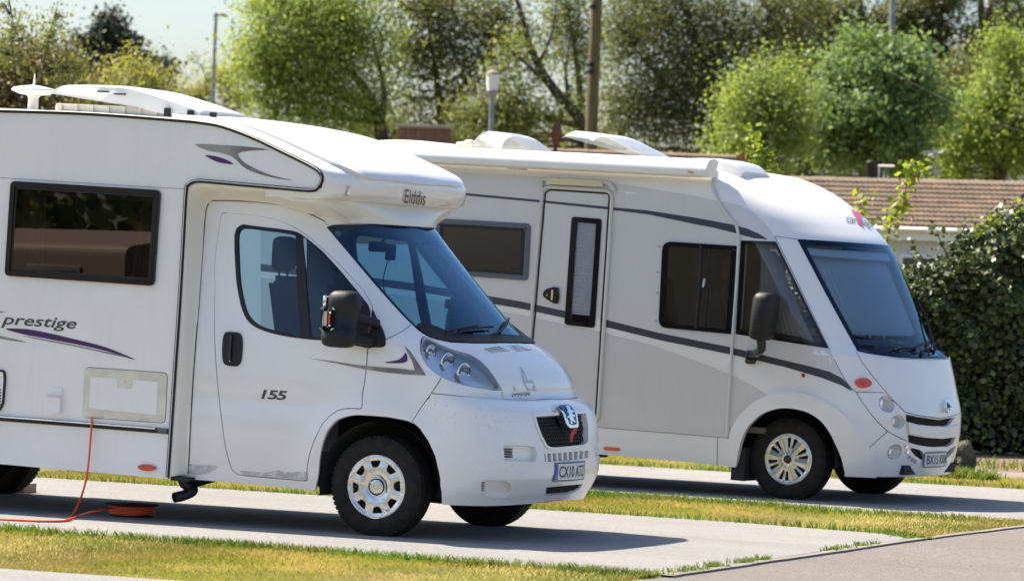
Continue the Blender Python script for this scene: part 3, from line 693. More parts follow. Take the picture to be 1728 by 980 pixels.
# ---- door swoosh, model number
patch('swoosh', CS, T1([(520, 604), (560, 609), (600, 615), (640, 619), (680, 622), (700, 625), (696, 610), (682, 583), (692, 592), (703, 608), (719, 633), (690, 632), (650, 628), (610, 622), (570, 613)], 0, True, 5), [], M['taupe'], van1, .0028, 0, .06)
patch('swoosh', CS, T1([(649, 611), (668, 608), (678, 603), (685, 595), (688, 606), (684, 611), (676, 612.5), (660, 612.5)], 3), [], M['purple'], van1, .0028, 0, .06)
lettering('model_number', CS, '155', (441, 672.5), (484, 675), (442, 657), M['decal'], van1, .15, .004, .022, None, .88)
# ---- living area shell
bead = [F1.at(x, y, 1, YS)[[0, 2]] for x, y in [(300, 201), (340, 206), (377, 213), (428, 232), (474, 254), (517, 275), (538, 288), (544, 300), (538, 314), (525, 320), (474, 316), (416, 311), (355, 305.5), (332, 304.5), (318, 311), (314, 325), (308, 430), (302, 529), (296, 615), (287, 749), (283, 803)]]
XR = -5.15; zroof = 2.728; zsk = .28
sidep = np.concatenate([catmull(bead, 5), dens(np.array([(bead[-1][0], zsk), (-3.6, zsk)]), .1, False), [(-4.035+.44*math.cos(a), .34+.44*math.sin(a)) for a in np.linspace(-.1, math.pi+.1, 24)], [(-4.5, zsk), (XR, zsk), (XR-.06, 1.2), (XR+.02, 2.6), (XR+.12, zroof-.01), (XR+.4, zroof), (-2.3, zroof+.008)]])
P1h = lambda pts, smooth=0, closed=True, step=10.0: trace(H1, pts, smooth, closed, step)
hw = P1h(rround([(20.4, 305.5), (272.5, 321), (261.5, 482.5), (10, 465)], 9))
loc_ = P1h(rround([(142.5, 618.5), (283.5, 628.5), (279.5, 714), (138.5, 704)], 9))
patch('side_wall', H1, sidep, [inset(hw, .01), loc_], M['hab'], van1, 0, .03, .3)
H1f = Flat(F1, -YS)
fw_ = rround([(-2.75, 1.28), (-1.60, 1.28), (-1.60, 2.12), (-2.75, 2.12)], .06)
far = patch('side_wall', H1f, sidep, [fw_], M['hab'], van1, 0, .03, .3)
for p in far.data.polygons: pass
m = MB()
tp = np.concatenate([[(XR-.06, 1.2), (XR+.02, 2.6), (XR+.12, zroof-.01), (XR+.4, zroof), (-2.3, zroof+.008)], catmull(bead[:6], 4)])
ny = 13; V = []; F = []
for (x, z) in tp:
    for y in np.linspace(YS+.002, -YS-.002, ny): V.append((x, y, z+.028*(1-(y/1.08)**2)*(1 if z > 2.5 else 0)+(.0 if z < 2.6 else .004)))
for i in range(len(tp)-1):
    for k in range(ny-1): F.append((i*ny+k, (i+1)*ny+k, (i+1)*ny+k+1, i*ny+k+1))
m.add(V, F, True); m.add([(XR, YS+.02, zsk), (XR, -YS-.02, zsk), (XR-.06, -YS-.02, 1.2), (XR-.06, YS+.02, 1.2)], [(0, 1, 2, 3)]); m.build('roof', M['white'], van1)
# edge bead: black rubber with a pale insert
bd3 = catmull([F1.at(x, y, 1, YS) for x, y in [(-60, 184.5), (0, 186), (150, 191), (300, 202)]]+[np.array([b[0], YS, b[1]]) for b in bead[1:]], 5)
MB().tube(bd3+np.array([0, -.004, -.004]), .0145, 6).build('edge_bead', M['black'], van1)
MB().tube(bd3+np.array([0, -.012, .0]), .006, 6).build('bead_insert', M['pale'], van1)
# over-cab moulding
vv = np.linspace(0, 1, 14)
prof = np.array([(-.62, 2.222), (-.56, 2.226), (-.505, 2.255), (-.482, 2.315), (-.482, 2.376), (-.512, 2.424), (-.608, 2.473), (-.805, 2.548), (-1.017, 2.626), (-1.252, 2.692), (-1.43, 2.715), (-1.62, 2.728), (-1.9, 2.732)])
s_ = np.concatenate([[0], np.cumsum(np.linalg.norm(np.diff(prof, axis=0), axis=1))]); s_ /= s_[-1]
Lp = np.array([.13, .16, .19, .205, .205, .19, .18, .17, .16, .14, .12, .11, .1])
PP = {'W': (s_, [1.03, 1.05, 1.07, 1.079, 1.081, 1.081, 1.081, 1.081, 1.081, 1.081, 1.081, 1.08, 1.079]), 'F': (s_, prof[:, 0]+Lp), 'L': (s_, Lp), 'n': (s_, [2.6]*13), 'Z': (s_, prof[:, 1]), 'C': (s_, [0, 0, 0, 0, 0, .006, .015, .02, .024, .028, .03, .03, .03])}
POD = Shell(F1, PP, -1.3, .8, 1.5, 0.0, 1.0, 200, 140)
U_ = np.concatenate([[-.90, -.85], np.linspace(-.8, .8, 81), [.85, .90]]); Vn = np.linspace(0, 1, 80); gu, gv = np.meshgrid(U_, Vn); Xp = POD.pos(gu.ravel(), gv.ravel()); nu = len(U_)
Fp = [(j*nu+i, j*nu+i+1, (j+1)*nu+i+1, (j+1)*nu+i) for j in range(len(Vn)-1) for i in range(nu-1) if 2 <= i < nu-3 or Xp[j*nu+nu//2][2] < 2.285]
pod = mesh_obj('overcab_moulding', Xp, Fp, M['nose'], van1)
# side return of the moulding below the bead and its underside
q = trace(POD, [(529, 263), (550, 274.5), (571, 284), (590, 291), (610, 298), (630, 302.5), (649, 306), (668, 308), (688, 309.3), (700, 309)], 3, False)
q = q[q[:, 0] < -.005]; top = .93; pc = np.polyfit(np.concatenate([q[:, 0], -q[:, 0]])**2, np.concatenate([q[:, 1], q[:, 1]]), 3); uu = np.linspace(q[0, 0], -.02, 40); q = np.stack([uu, np.polyval(pc, uu**2)], 1)
qq = np.concatenate([[(q[0, 0]*1.06, .80), (q[0, 0]*1.04, top)], [(0, top+.005)]]); 
hp = np.concatenate([[(q[0, 0], top), (q[0, 0]-.004, (top+q[0, 1])/2)], q, [(0, q[-1, 1])]]); dome = np.concatenate([hp, mir(hp[(hp[:, 0] < -.005)])])
patch('raised_roof_panel', POD, dens(dome, .05), [], M['white'], pod, .022, .022, .035)
for x, y in ((586, 322.5),):
    for sg in (1, -1):
        q0 = np.array([POD.uv(x, y)]); q0[:, 0] *= POD.SU*sg; e = .018
        ml = patch('marker_light', POD, rround(q0+np.array([(-.02, -.02), (.02, -.02), (.02, .02), (-.02, .02)]), .008), [], M['pale'], van1, .012, .014, .1); patch('marker_lens', POD, rround(q0+np.array([(-.012, -.012), (.012, -.012), (.012, .012), (-.012, .012)]), .006), [], M['chrome'], ml, .016, .01, .1)
lettering('maker_name', POD, 'Elddis', (680.5, 340.5), (715.5, 344.5), (682, 319.5), M['ink'], pod, .0, .012)
# concave transition from the living area and the over-cab moulding to the cab
o3 = [F1.at(x, y, 1, YS+.003) for x, y in [(283.5, 804), (296.5, 614), (302.5, 529), (311.5, 343), (315, 320), (322, 309), (339, 306), (380, 309), (416, 312.5), (450, 315.5)]]
i3 = [on(CS, T1([b], 0), .004)[0] for b in [(317, 800), (325, 660), (333, 550), (344, 400), (347, 362), (351, 346), (361, 339), (390, 338.5), (416, 340), (450, 343)]]
ff = [0.0]*10
uq = float(CS.uv(549, 373)[0])
for k, uo in enumerate(np.linspace(-.84, 0, 13)):
    t = k/12; o3.append(POD.pos(np.array([uo]), np.array([.045]))[0]); ui = uq*(1-t)
    i3.append(on(CS, np.array([(ui*SU, 2.088)]), .006)[0] if k > 1 else on(CS, T1([[(490, 351.5), (522, 361)][k]], 0), .005)[0]); ff.append(min(1, max(0, (t-.08)/.3)))
OI = catmull(np.concatenate([np.array(o3), np.array(i3), np.array(ff)[:, None]], 1), 5)
for sg in (1, -1):
    V = []; F = []; K = 11
    for row in OI:
        A, B, f_ = row[:3], row[3:6], np.clip(row[6], 0, 1)
        for k in range(K):
            t = k/(K-1); w_ = np.clip((t-.2)/.8, 0, 1); w_ = w_*w_*(3-2*w_); wf = 1-(1-t)**2.2; p = A+(B-A)*t; p[0] = A[0]+(B[0]-A[0])*(t*(1-f_)+wf*f_); p[1] = A[1]+(B[1]-A[1])*(w_*(1-f_)+wf*f_); p[1] *= sg; V.append(p)
    F = [(i*K+k, (i+1)*K+k, (i+1)*K+k+1, i*K+k+1) for i in range(len(OI)-1) for k in range(K-1)]
    o = MB(); o.add(V, F, True); o.build('cab_surround', M['grp'], van1)
m = MB(); a = F1.at(287, 806, 1, YS); m.box((a[0]+.0, YS+.01, .27), (a[0]+.14, -.95, .30)); m.build('surround_foot', M['black'], van1)
strip('cab_seam', CS, [(318, 798), (325, 660), (333, 550), (344, 400), (347, 362), (351, 346), (361, 339), (416, 340), (467, 345), (515, 358), (549, 374)], .004, M['ink'], van1, 6, off=.003, n=4)
# ---- side window
hf = patch('side_window', H1, hw, [inset(hw, .034)], M['gloss_black'], van1, .022, .04, .1)
patch('window_inner_frame', H1, inset(hw, .03), [inset(hw, .052)], M['black'], hf, .012, .03, .1)
patch('window_pane', H1, inset(hw, .046), [], M['acrylic'], hf, .010, 0, .3)
lo, hi = hw.min(0), hw.max(0)
for (a, b, c) in ((lo[0]+.05, lo[0]+.20, .02), (hi[0]-.21, hi[0]-.06, -.02)):
    V = []; n = 22
    for i in range(n):
        t = i/(n-1); x = a+(b-a)*t
        V += [(x+c*2, YS+.09+.012*math.sin(t*22), lo[1]+.03), (x+c*(2 if t > .5 else -1), YS+.09+.012*math.sin(t*22+1), hi[1]-.05)]
    mesh_obj('curtain', V, [(2*i, 2*i+2, 2*i+3, 2*i+1) for i in range(n-1)], M['cloth'], hf)
m = MB(); m.box((lo[0]+.05, YS+.05, hi[1]-.09), (hi[0]-.08, YS+.085, hi[1]-.06)); m.build('blind_cassette', M['cloth'], hf)
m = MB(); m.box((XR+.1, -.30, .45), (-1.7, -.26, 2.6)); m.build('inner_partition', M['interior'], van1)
# ---- locker, socket, rail, lamps, vent
lk = patch('service_locker', H1, inset(loc_, .004), [], M['cream'], van1, .006, .03, .1)
lin = P1h(rround([(153.5, 635), (198, 638.5), (199, 654), (224, 656), (226, 640.5), (268, 644), (265, 699.5), (151.5, 688.5)], 3))
patch('locker_panel', H1, lin, [], M['hab'], lk, .009, .004, .2)
strip('locker_lock', H1, [(210, 643), (211.5, 643)], .008, M['chrome'], lk, 1, off=.01, n=10)
for x, y in ((168, 702), (244, 708)): strip('hinge', H1, [(x-7, y), (x+7, y+1)], .007, M['pale'], lk, 1, off=.01)
m = P1h(rround([(83.5, 668), (105, 669.5), (104, 697.5), (82.5, 695.5)], 3)); sk = patch('mains_inlet', H1, m, [], M['white'], van1, .03, .03, .1)
patch('inlet_plate', H1, P1h(rround([(85, 653), (106, 654.5), (105.5, 670), (84, 668)], 2)), [], M['hab'], sk, .012, .012, .1); strip('inlet_hinge', H1, [(84, 668), (105, 669.7)], .007, M['pale'], sk, 1, off=.026)
rl = strip('rub_rail', H1, [(-250, 687), (0, 705.2), (140, 715.8), (268, 726)], .019, M['black'], van1, 3, off=.004, n=10); strip('rail_chrome_strip', H1, [(-250, 684.5), (0, 702.7), (140, 713.3), (264, 723)], .006, M['chrome'], rl, 3, off=.018)  # black rub rail with a thin chrome strip along it
strip('rail_end', H1, [(268, 726), (276, 726.8), (284, 727.4)], [.020]*4+[.021, .018, .006] if False else .0195, M['frame_grey'], rl, 3, off=.008, n=10)
sl = P1h([(234, 787), (240, 783.5), (250, 782.8), (260, 785), (265, 789), (259, 793), (249, 794), (239, 791.5)], 3); o = patch('side_marker', H1, sl, [], M['red'], van1, .018, .02, .05); patch('marker_reflector', H1, inset(sl, .018), [], M['amber'], o, .021, .004, .05)
vt = P1h(rround([(-42, 622), (8, 626), (9, 640), (6, 680), (0, 692), (-42, 690)], 4)); o = patch('fridge_vent', H1, vt, [], M['white'], van1, .012, .012, .1)
patch('vent_edge', H1, inset(vt, -.008), [inset(vt, .006)], M['black'], o, .014, .014, .1)
for k in range(7): strip('vent_louvre', H1, [(-36, 655+k*5), (3, 657+k*5)], .006, M['frame_grey'], o, 1, off=.013)
# side decals
lettering('side_lettering', H1, 'prestige', (2, 552.5), (128, 560.5), (4.5, 530), M['decal'], van1, .22, .003, .010)
patch('swoosh', H1, P1h([(9, 554.5), (36, 554.5), (58, 557), (90, 563.5), (126, 572), (155, 579), (180, 586), (205, 596), (229, 606.5), (200, 598), (171, 590), (135, 582), (99, 575), (70, 569.5), (36, 563)], 3), [], M['purple'], van1, .0025, 0, .2)
patch('swoosh', H1, P1h([(229, 607), (205, 601.5), (171, 594), (135, 586), (99, 579), (70, 573.5), (36, 566), (70, 571.5), (99, 576.8), (135, 584), (171, 592), (205, 599)], 2), [], M['taupe'], van1, .0025, 0, .2)
patch('swoosh', H1, P1h([(-60, 556), (-20, 560), (0, 566), (20, 571), (46, 577), (15, 574), (0, 571), (-30, 566)], 2), [], M['taupe'], van1, .0025, 0, .2)
patch('swoosh', H1, P1h([(-40, 520), (0, 524.5), (10, 526.5), (0, 527.5), (-40, 525)], 1), [], M['taupe'], van1, .0025, 0, .2)
patch('swoosh', H1, P1h([(329, 243.5), (365, 244.5), (408, 247), (436, 250), (455, 253), (430, 254), (409, 256.5), (402, 260), (406, 268), (416, 277), (447, 292), (470, 299), (496, 305), (470, 301.5), (447, 296.5), (424, 289), (410, 281), (400, 271), (389, 263), (372, 258), (350, 254)], 2), [], M['taupe'], van1, .0025, 0, .2)
patch('swoosh', H1, P1h([(346.5, 262.5), (358, 263), (372, 266), (385, 271), (394, 277), (378, 276), (362, 271.5)], 3), [], M['purple'], van1, .0025, 0, .2)
for pts in ([(0, 300), (120, 307.5), (313, 319)],): strip('wall_joint', H1, pts, .002, M['frame_grey'], van1, 2, off=0, n=4)
# ---- wheels, underside, exhaust
wheel(van1, (0, -.985, .341), .341, .213, 1, -1); wheel(van1, (0, .985, .341), .341, .213, 1, 1)
for s_ in (-1, 1): wheel(van1, (-4.035, s_*.985, .341-4.035*.0219), .341, .213, 1, s_)
for s_ in (-1, 1): arch_liner(van1, .02, .34, .44, s_*.985, s_*.62); arch_liner(van1, -4.035, .34, .45, s_*1.06, s_*.6)
m = MB(); m.box((XR+.1, -.60, .30), (-.46, .60, .36)); m.box((-1.5, -.95, .30), (-.5, .95, .34)); m.box((XR+.1, -1.05, .30), (-4.5, 1.05, .33)); m.box((-3.58, -1.05, .295), (-1.5, 1.05, .33)); m.box((-.46, -.58, .24), (.62, .58, .34)); m.box((.4, -.55, .27), (.72, .55, .31)); m.build('underbody', M['under'], van1)
m = MB(); m.box((-.50, -.58, .34), (.40, .58, .9)); m.build('engine_bay', M['under'], van1)
e0 = F1.at(294, 839, 1, -1.0); ex = MB(); e1 = F1.at(320, 829, 1, -.90); e2 = F1.at(312, 812, 1, -.85)
ex.tube(catmull([e0, e0*.4+e1*.6+np.array([0, 0, -.01]), e1+np.array([0.01, .03, .01]), e2], 5), .036, 12, False); ex.tube([e0+np.array([.002, 0, 0]), e0+(e1-e0)*.4], .031, 12, False); ex.build('exhaust', M['steel'], van1)
m = MB(); m.tube([e2, e2+np.array([.05, .3, .05])], .06, 10); m.build('exhaust_bracket', M['under'], van1)
# ---- cab interior
m = MB(); m.box((-.50, -.93, .38), (-1.5, .93, .44)); m.build('cab_floor', M['dash'], van1)
ds = MB(); V = []; F = []; pr = [(-.36, .75), (-.36, 1.15), (-.30, 1.27), (-.12, 1.33), (.15, 1.33), (.38, 1.30)]
for x, z in pr: V += [(x, -.88 if x < .1 else -.70, z), (x, 0, z+.015), (x, .88 if x < .1 else .70, z)]
for i in range(len(pr)-1):
    for k in range(2): F.append((i*3+k, i*3+k+1, i*3+k+4, i*3+k+3))
ds.add(V, F, True); ds.build('dashboard', M['dash'], van1)
for y in (-.45, .45): seat(van1, -.86, y, M['seat'], z0=.70)
sw = MB(); c_ = Vector((-.46, -.45, 1.24)); ax_ = Vector((-.75, 0, .66)).normalized(); e_ = Vector((0, 1, 0)); f_ = ax_.cross(e_)
sw.tube([c_+(e_*math.cos(a)+f_*math.sin(a))*.19 for a in np.linspace(0, 2*math.pi, 25)], .015, 8); sw.tube([c_-e_*.18, c_+e_*.18], .02, 6); sw.tube([c_, c_-ax_*.25], .035, 8); sw.build('steering_wheel', M['black'], van1)
q = T1([(651, 401), (657, 404)], 0, False); rp = on(CS, q, -.10)
m = MB(); m.box((rp[0][0]-.02, rp[0][1]-.11, rp[0][2]-.035), (rp[0][0]+.02, rp[0][1]+.11, rp[0][2]+.035), .015); m.tube([rp[0], rp[0]+np.array([.06, 0, .07])], .01); m.build('interior_mirror', M['black'], van1)
q = on(CS, T1([(668, 415)], 0), -.06)[0]; m = MB(); m.box((q[0]-.02, q[1]-.05, q[2]-.06), (q[0]+.02, q[1]+.05, q[2]+.05), .01); q2 = on(CS, T1([(660, 500)], 0), -.05)[0]; m.tube(catmull([q, (q+q2)/2+np.array([-.05, 0, -.04]), q2], 5), .004, 5); m.build('dash_camera', M['black'], van1)
band = sym(CS, [(640, 378.5), (613.5, 378.6), (585, 379), (564.5, 380.5), (557, 384), (560, 392), (571, 405), (576, 410), (640, 411), (700, 412)], 0, 5)
patch('sun_strip', CS, inset(band, .004), [], glass('amber_tint', (0.45, 0.32, 0.18), 1.0), wscr, -.012, 0, .1)
# ---- roof fittings
an = F1.at(55.5, 181, 1, -.55); z_ = 2.74
m = MB(); m.lathe([(.05, .0), (.038, .02), (.036, .10), (.05, .118), (.10, .125), (.155, .145), (.158, .155), (.14, .17), (.06, .185), (.012, .19), (.008, .20), (.005, .26), (.001, .275)], (an[0], -.55, z_), 'Z', 36); m.build('aerial', mat('aerial_white', (.78, .75, .68), .5), van1)
hb = MB(); x0 = F1.at(133, 180, 1, -.55)[0]; x1 = F1.at(378, 196, 1, -.55)[0]; 
hb.box((x0, -.88, 2.73), (x1-.02, -.22, 2.80), .015)
for k in range(8): xx = x0+.05+k*(x1-x0-.15)/8; hb.box((xx, -.895, 2.74), (xx+.012, -.87, 2.795))
rv = hb.build('roof_vent', M['cream'], van1)
lid = MB(); V = []; F = []; n1, n2 = 26, 19; ztip = F1.at(120, 159, 1, -.55)[2]; zmid = F1.at(145, 147, 1, -.55)[2]
xs_ = np.linspace(x0-.06, x1+.0, n1)
for i, x in enumerate(xs_):
    t = i/(n1-1); zc = pchip(t, [0, .1, .45, .8, 1], [ztip, zmid, zmid+.01, zmid-.065, 2.80])
    for k in range(n2):
        y = -.90+.72*k/(n2-1); w_ = abs(2*k/(n2-1)-1)**9; V.append((x, y, zc-.018*w_))
F = [(i*n2+k, (i+1)*n2+k, (i+1)*n2+k+1, i*n2+k+1) for i in range(n1-1) for k in range(n2-1)]
lid.add(V, F, True)
tl = lambda v: (v[0]-xs_[0])/(xs_[-1]-xs_[0]); V2 = [(v[0], v[1], min(v[2]-.004, float(np.interp(tl(v), [0, .6, .75, 1], [ztip-.012, 2.795, 2.76, 2.75])))) for v in V]; edge = [i*n2 for i in range(n1)]+[(n1-1)*n2+k for k in range(1, n2)]+[i*n2+n2-1 for i in range(n1-2, -1, -1)]+[k for k in range(n2-2, 0, -1)]
lid.add([V[i] for i in edge]+[V2[i] for i in edge], [(i, (i+1) % len(edge), (i+1) % len(edge)+len(edge), i+len(edge)) for i in range(len(edge))])
ld = lid.build('vent_lid', M['hatch'], rv)
for px in (284, 323, 361):
    q = F1.at(px, 186+(px-284)*.09, 1, -.9); m = MB(); m.box((q[0]-.02, -.925, q[2]-.06), (q[0]+.02, -.895, q[2]+.012)); m.build('vent_catch', M['black'], rv)
for px in (176, 204): q = F1.at(px, 155+(px-176)*.15, 1, -.9); m = MB(); m.box((q[0]-.04, -.93, q[2]-.006), (q[0]+.04, -.9, q[2]+.006)); m.build('vent_tab', M['frame_grey'], rv)

# ================================================================== SECOND MOTORHOME
F2 = Frame(.1768, 7.6977, -.0548, .0231)
van2 = thing('motorhome', 'silver and white integrated motorhome with dark side stripes and large raked windscreen', 'motorhome', F2.loc, F2.rot)
PB = {'W': ([.24, .4, .6, 1.0, 2.2, 2.5, 2.66, 2.74, 2.79, 2.81], [1.06, 1.10, 1.12, 1.13, 1.125, 1.12, 1.10, 1.05, .96, .85]),
      'F': ([.24, .333, .594, .725, .963, 1.20, 1.278, 1.292, 1.305, 1.33, 1.806, 2.2, 2.3, 2.398, 2.51, 2.626, 2.70, 2.762, 2.79, 2.81], [.90, .921, .963, .965, .907, .838, .806, .75, .71, .695, .453, .232, .125, .0, -.17, -.375, -.56, -.78, -1.05, -1.4]),
      'L': ([.24, .9, 1.278, 1.292, 1.305, 1.33, 1.5, 1.806, 2.2, 2.4, 2.6, 2.75, 2.81], [.72, .73, .72, .66, .60, .59, .63, .67, .70, .62, .48, .36, .3]), 'n': ([.24, 1.25, 1.33, 2.2, 2.5, 2.81], [2.8, 2.8, 2.35, 2.35, 2.6, 2.6])}
BS = Shell(F2, PB, -6.1, .2, 6.7, .24, 2.81, 420, 260)
T2 = lambda pts, smooth=0, closed=True, step=6.0: trace(BS, pts, smooth, closed, step)
w2l = T2(rround([(736, 368.5), (896, 377.5), (891.5, 473.5), (732, 461)], 8))
w2r = T2(rround([(1119, 407), (1244.5, 415), (1235, 563.5), (1112, 552)], [16, 3, 3, 14]))
w2c = T2(rround([(1250.5, 405.5), (1309.5, 407.5), (1398, 588), (1241.5, 563.5)], [2, 2, 3, 2]), 0, True, 6)
ddo = T2(rround([(917, 315), (1034.5, 322.5), (1010, 712), (884, 700)], [14, 14, 12, 12]))
dwin = T2(rround([(966, 365.5), (1016.5, 369.5), (1004.5, 553.5), (953.5, 547.5)], 6))
ar2 = T2([(1244, 788), (1248, 762), (1254, 740), (1262, 722), (1274, 708.6), (1286, 699), (1300, 692.5), (1314, 689), (1328.6, 688), (1346, 690), (1363, 694.5), (1378, 702.5), (1391, 714), (1402, 730), (1411, 748.6), (1420, 771), (1426, 796)], 3, False)
ar2 = np.concatenate([ar2, [(ar2[-1, 0], .1), (ar2[0, 0], .1)]])
fl2 = T2([(1232, 788), (1232, 770), (1232.5, 736), (1238, 720), (1249, 702), (1266, 684), (1286, 671), (1306, 663.5), (1326, 660.6), (1344, 661), (1360, 664), (1381, 671), (1400, 681.5), (1420, 696), (1437, 712), (1453, 733), (1466, 756), (1473, 776), (1477.7, 795)], 3, False)
fl2 = np.concatenate([fl2, [(fl2[-1, 0], .26), (fl2[0, 0], .26)]])
ws2 = sym(BS, [(1450, 410), (1420, 408), (1390, 406), (1365, 404.5), (1349, 403.5), (1346, 405), (1365, 441), (1396, 500), (1428, 558), (1447, 592), (1465, 596.5), (1490, 600), (1514, 603), (1540, 604.5)], 0, 5)
mask = sym(BS, [(1560, 606.5), (1514, 605), (1480, 601), (1446, 595), (1455, 612), (1474, 637), (1503, 671), (1527, 695), (1550, 701), (1585, 705.5), (1600, 705)], 0, 5)
hlp = T2([(1444, 660.5), (1465, 661), (1491, 662), (1508, 677), (1526, 695), (1529, 715), (1531, 744), (1513, 736), (1497, 727), (1481, 712), (1466, 694), (1454, 677)], 0, True, 5)
gs1 = T2([(1528.5, 698), (1550, 703), (1585, 708), (1611, 703.5), (1605, 714), (1598, 719), (1570, 718.5), (1550, 716), (1529, 711)], 0, True, 5)
gs2 = T2([(1532, 733), (1560, 738), (1590, 740), (1613, 737), (1608, 748), (1598, 753.5), (1570, 754), (1550, 751), (1533, 746)], 0, True, 5)
fin = T2([(1536, 756), (1546, 757), (1557, 762), (1561, 776), (1552, 774), (1541, 765)], 2)
def circ(sh, px, py, r, n=22):
    u, v = sh.uv(px, py); a = np.linspace(0, 2*math.pi, n, endpoint=False); return np.stack([u*sh.SU+r*np.cos(a), v+r*np.sin(a)], 1)
lamps2 = [(1495.7, 682, .068), (1515.5, 711.5, .062), (1510, 762, .066)]
bo = dens(np.array([(-BS.SU, .26), (-BS.SU, 2.795), (BS.SU, 2.795), (BS.SU, .26)]), .06)
G2 = .004
cl2 = [circ(BS, *c) for c in lamps2]
holes = [inset(ddo, -.002), inset(w2l, .012), inset(w2r, .012), w2c, mir(w2c), mir(w2r), inset(ws2, -.001), inset(mask, -G2*.6), inset(hlp, -G2*.6), mir(inset(hlp, -G2*.6)), gs1, gs2, fin, mir(fin), cl2[2], mir(cl2[2]), ar2, mir(ar2)]
body2 = patch('body', BS, bo, holes, M['white'], van2, 0, .03, .06)
# roof cap
V = []; F = []; U_ = np.linspace(-1, 1, 121)
for v in (2.795, 2.803, 2.81): V += BS.pos(U_, np.full(121, v)).tolist()
for j in range(2): F += [(j*121+i, j*121+i+1, (j+1)*121+i+1, (j+1)*121+i) for i in range(120)]
F += [(242+i, 242+i+1, 242+119-i, 242+120-i) for i in range(60)]
m = MB(); m.add(V, F, True); m.build('roof', M['white'], van2)
# ---- silver film, stripes; the entrance door carries its own share
dr2 = patch('entrance_door', BS, inset(ddo, .004), [inset(dwin, .01)], M['white'], van2, .006, .04, .07)
apil = [(1309, 401), (1345, 475), (1400, 590), (1426, 641)]
silA = T2([(440, 270.4), (500, 274), (700, 286), (762, 290), (876, 296), (960, 302), (1037, 310), (1085, 316), (1132, 324), (1170, 330), (1206, 338), (1230, 342), (1250, 347), (1267, 356), (1281, 367), (1292, 378), (1300, 388), (1308, 401), (1345, 475), (1400, 590), (1422, 634), (1386, 623), (1325, 608), (1240.6, 589), (1234.5, 586), (1115, 562), (1023, 539.6), (880, 508.6), (700, 478), (500, 452), (440, 445.4)], 0, True, 12)
darkL = T2([(440, 445.4), (500, 452), (700, 478), (880, 508.6), (1023, 539.6), (1115, 562), (1234.5, 586), (1325, 608), (1362, 616.5), (1400, 627), (1420, 637), (1431, 648), (1438.5, 660), (1418, 649), (1386, 637), (1325, 619), (1239, 599), (1115, 574), (1021, 551), (880, 520.5), (700, 491), (500, 464), (440, 457)], 0, True, 12)
darkU = T2([(440, 301), (500, 305), (700, 319), (787, 326), (911, 337.6), (1025, 349), (1092, 355), (1171, 367), (1205, 373), (1238, 379.5), (1262, 386), (1281, 394.6), (1296, 404), (1272, 402), (1243, 394), (1205, 384.5), (1171, 378), (1092, 361.5), (1025, 353.5), (911, 341.5), (787, 330), (700, 323), (500, 309), (440, 305)], 0, True, 12)
silB = T2([(440, 468), (500, 475), (700, 501), (880, 531), (1023, 562), (1070, 574), (1115, 587.5), (1162, 604), (1200, 618), (1232, 631.5), (1260, 645), (1280, 656), (1294, 666), (1272, 680), (1249, 703), (1238, 720), (1231.5, 738.5), (1120, 729.5), (1009, 720.5), (880, 710), (700, 695), (500, 678), (440, 672.6)], 0, True, 12)
sh_win = [inset(w2l, -.002), inset(w2r, -.002), w2c]
for nm, q, mm, of in (('silver_film', silA, 'silver_side', .0016), ('silver_film', silB, 'silver_dark', .0016), ('dark_stripe', darkL, 'anth', .0032), ('dark_stripe', darkU, 'anth', .0032)):
    um = ddo[:, 0].mean(); left = dens(np.array([(-9, 0), (um, 0), (um, 3), (-9, 3)]), .1); right = dens(np.array([(um, 0), (0, 0), (0, 3), (um, 3)]), .1)
    for half_ in (left, right): patch(nm, BS, q, [inset(ddo, -.004), half_]+(sh_win if nm == 'silver_film' else []), M[mm], van2, of, 0, .1, solid=nm == 'dark_stripe')
    uw = dwin[:, 0].mean(); lw = dens(np.array([(uw, 0), (0, 0), (0, 3), (uw, 3)]), .1); rw = dens(np.array([(-9, 0), (uw, 0), (uw, 3), (-9, 3)]), .1)
    for half_ in ((lw, rw) if q is darkL else (None,)): patch(nm, BS, q, [inset(dwin, -.004)]+([] if half_ is None else [half_]), M[mm], dr2, of+.006, 0, .1, clip=inset(ddo, .006), solid=True)
# door furniture
P = on(BS, ddo, .010); P = np.concatenate([P, P[:2]]); MB().tube(P, .017, 8).build('door_frame', M['pale'], van2)
P = on(BS, inset(ddo, .024), .008); P = np.concatenate([P, P[:2]]); MB().tube(P, .008, 6).build('door_seal', M['black'], van2)
dfr = fr = patch('door_window', BS, dwin, [inset(dwin, .042)], M['gloss_black'], dr2, .016, .03, .1)
patch('door_pane', BS, inset(dwin, .04), [], M['blindglass'], fr, .010, 0, .3)
V = []; F = []; lo, hi = inset(dwin, .05).min(0), inset(dwin, .05).max(0); nfold = 44; b0 = np.array([T2([(961, 529)])[0], T2([(999, 533)])[0]]); t0 = np.array([T2([(972, 375)])[0], T2([(1009, 378)])[0]])
for k in range(nfold*2+1):
    t = k/(nfold*2); a = b0[0]*(1-t)+t0[0]*t; b = b0[1]*(1-t)+t0[1]*t; V += on(BS, np.array([a, b]), -.002-(.010 if k % 2 else 0)).tolist()
F = [(2*k, 2*k+1, 2*k+3, 2*k+2) for k in range(nfold*2)]; mesh_obj('pleated_blind', V, F, M['pleat'], fr, False)
hq = T2([(918, 497), (921, 490), (929, 486), (944, 485.5), (943, 512), (930, 508), (921, 502)], 2); o = patch('door_handle', BS, hq, [], M['gloss_black'], dr2, .025, .03, .05)
strip('latch', BS, [(935, 489), (934, 506)], .010, M['chrome'], o, 2, off=.03); strip('lock', BS, [(925, 498), (926.5, 498)], .008, M['hub'], o, 1, off=.028)
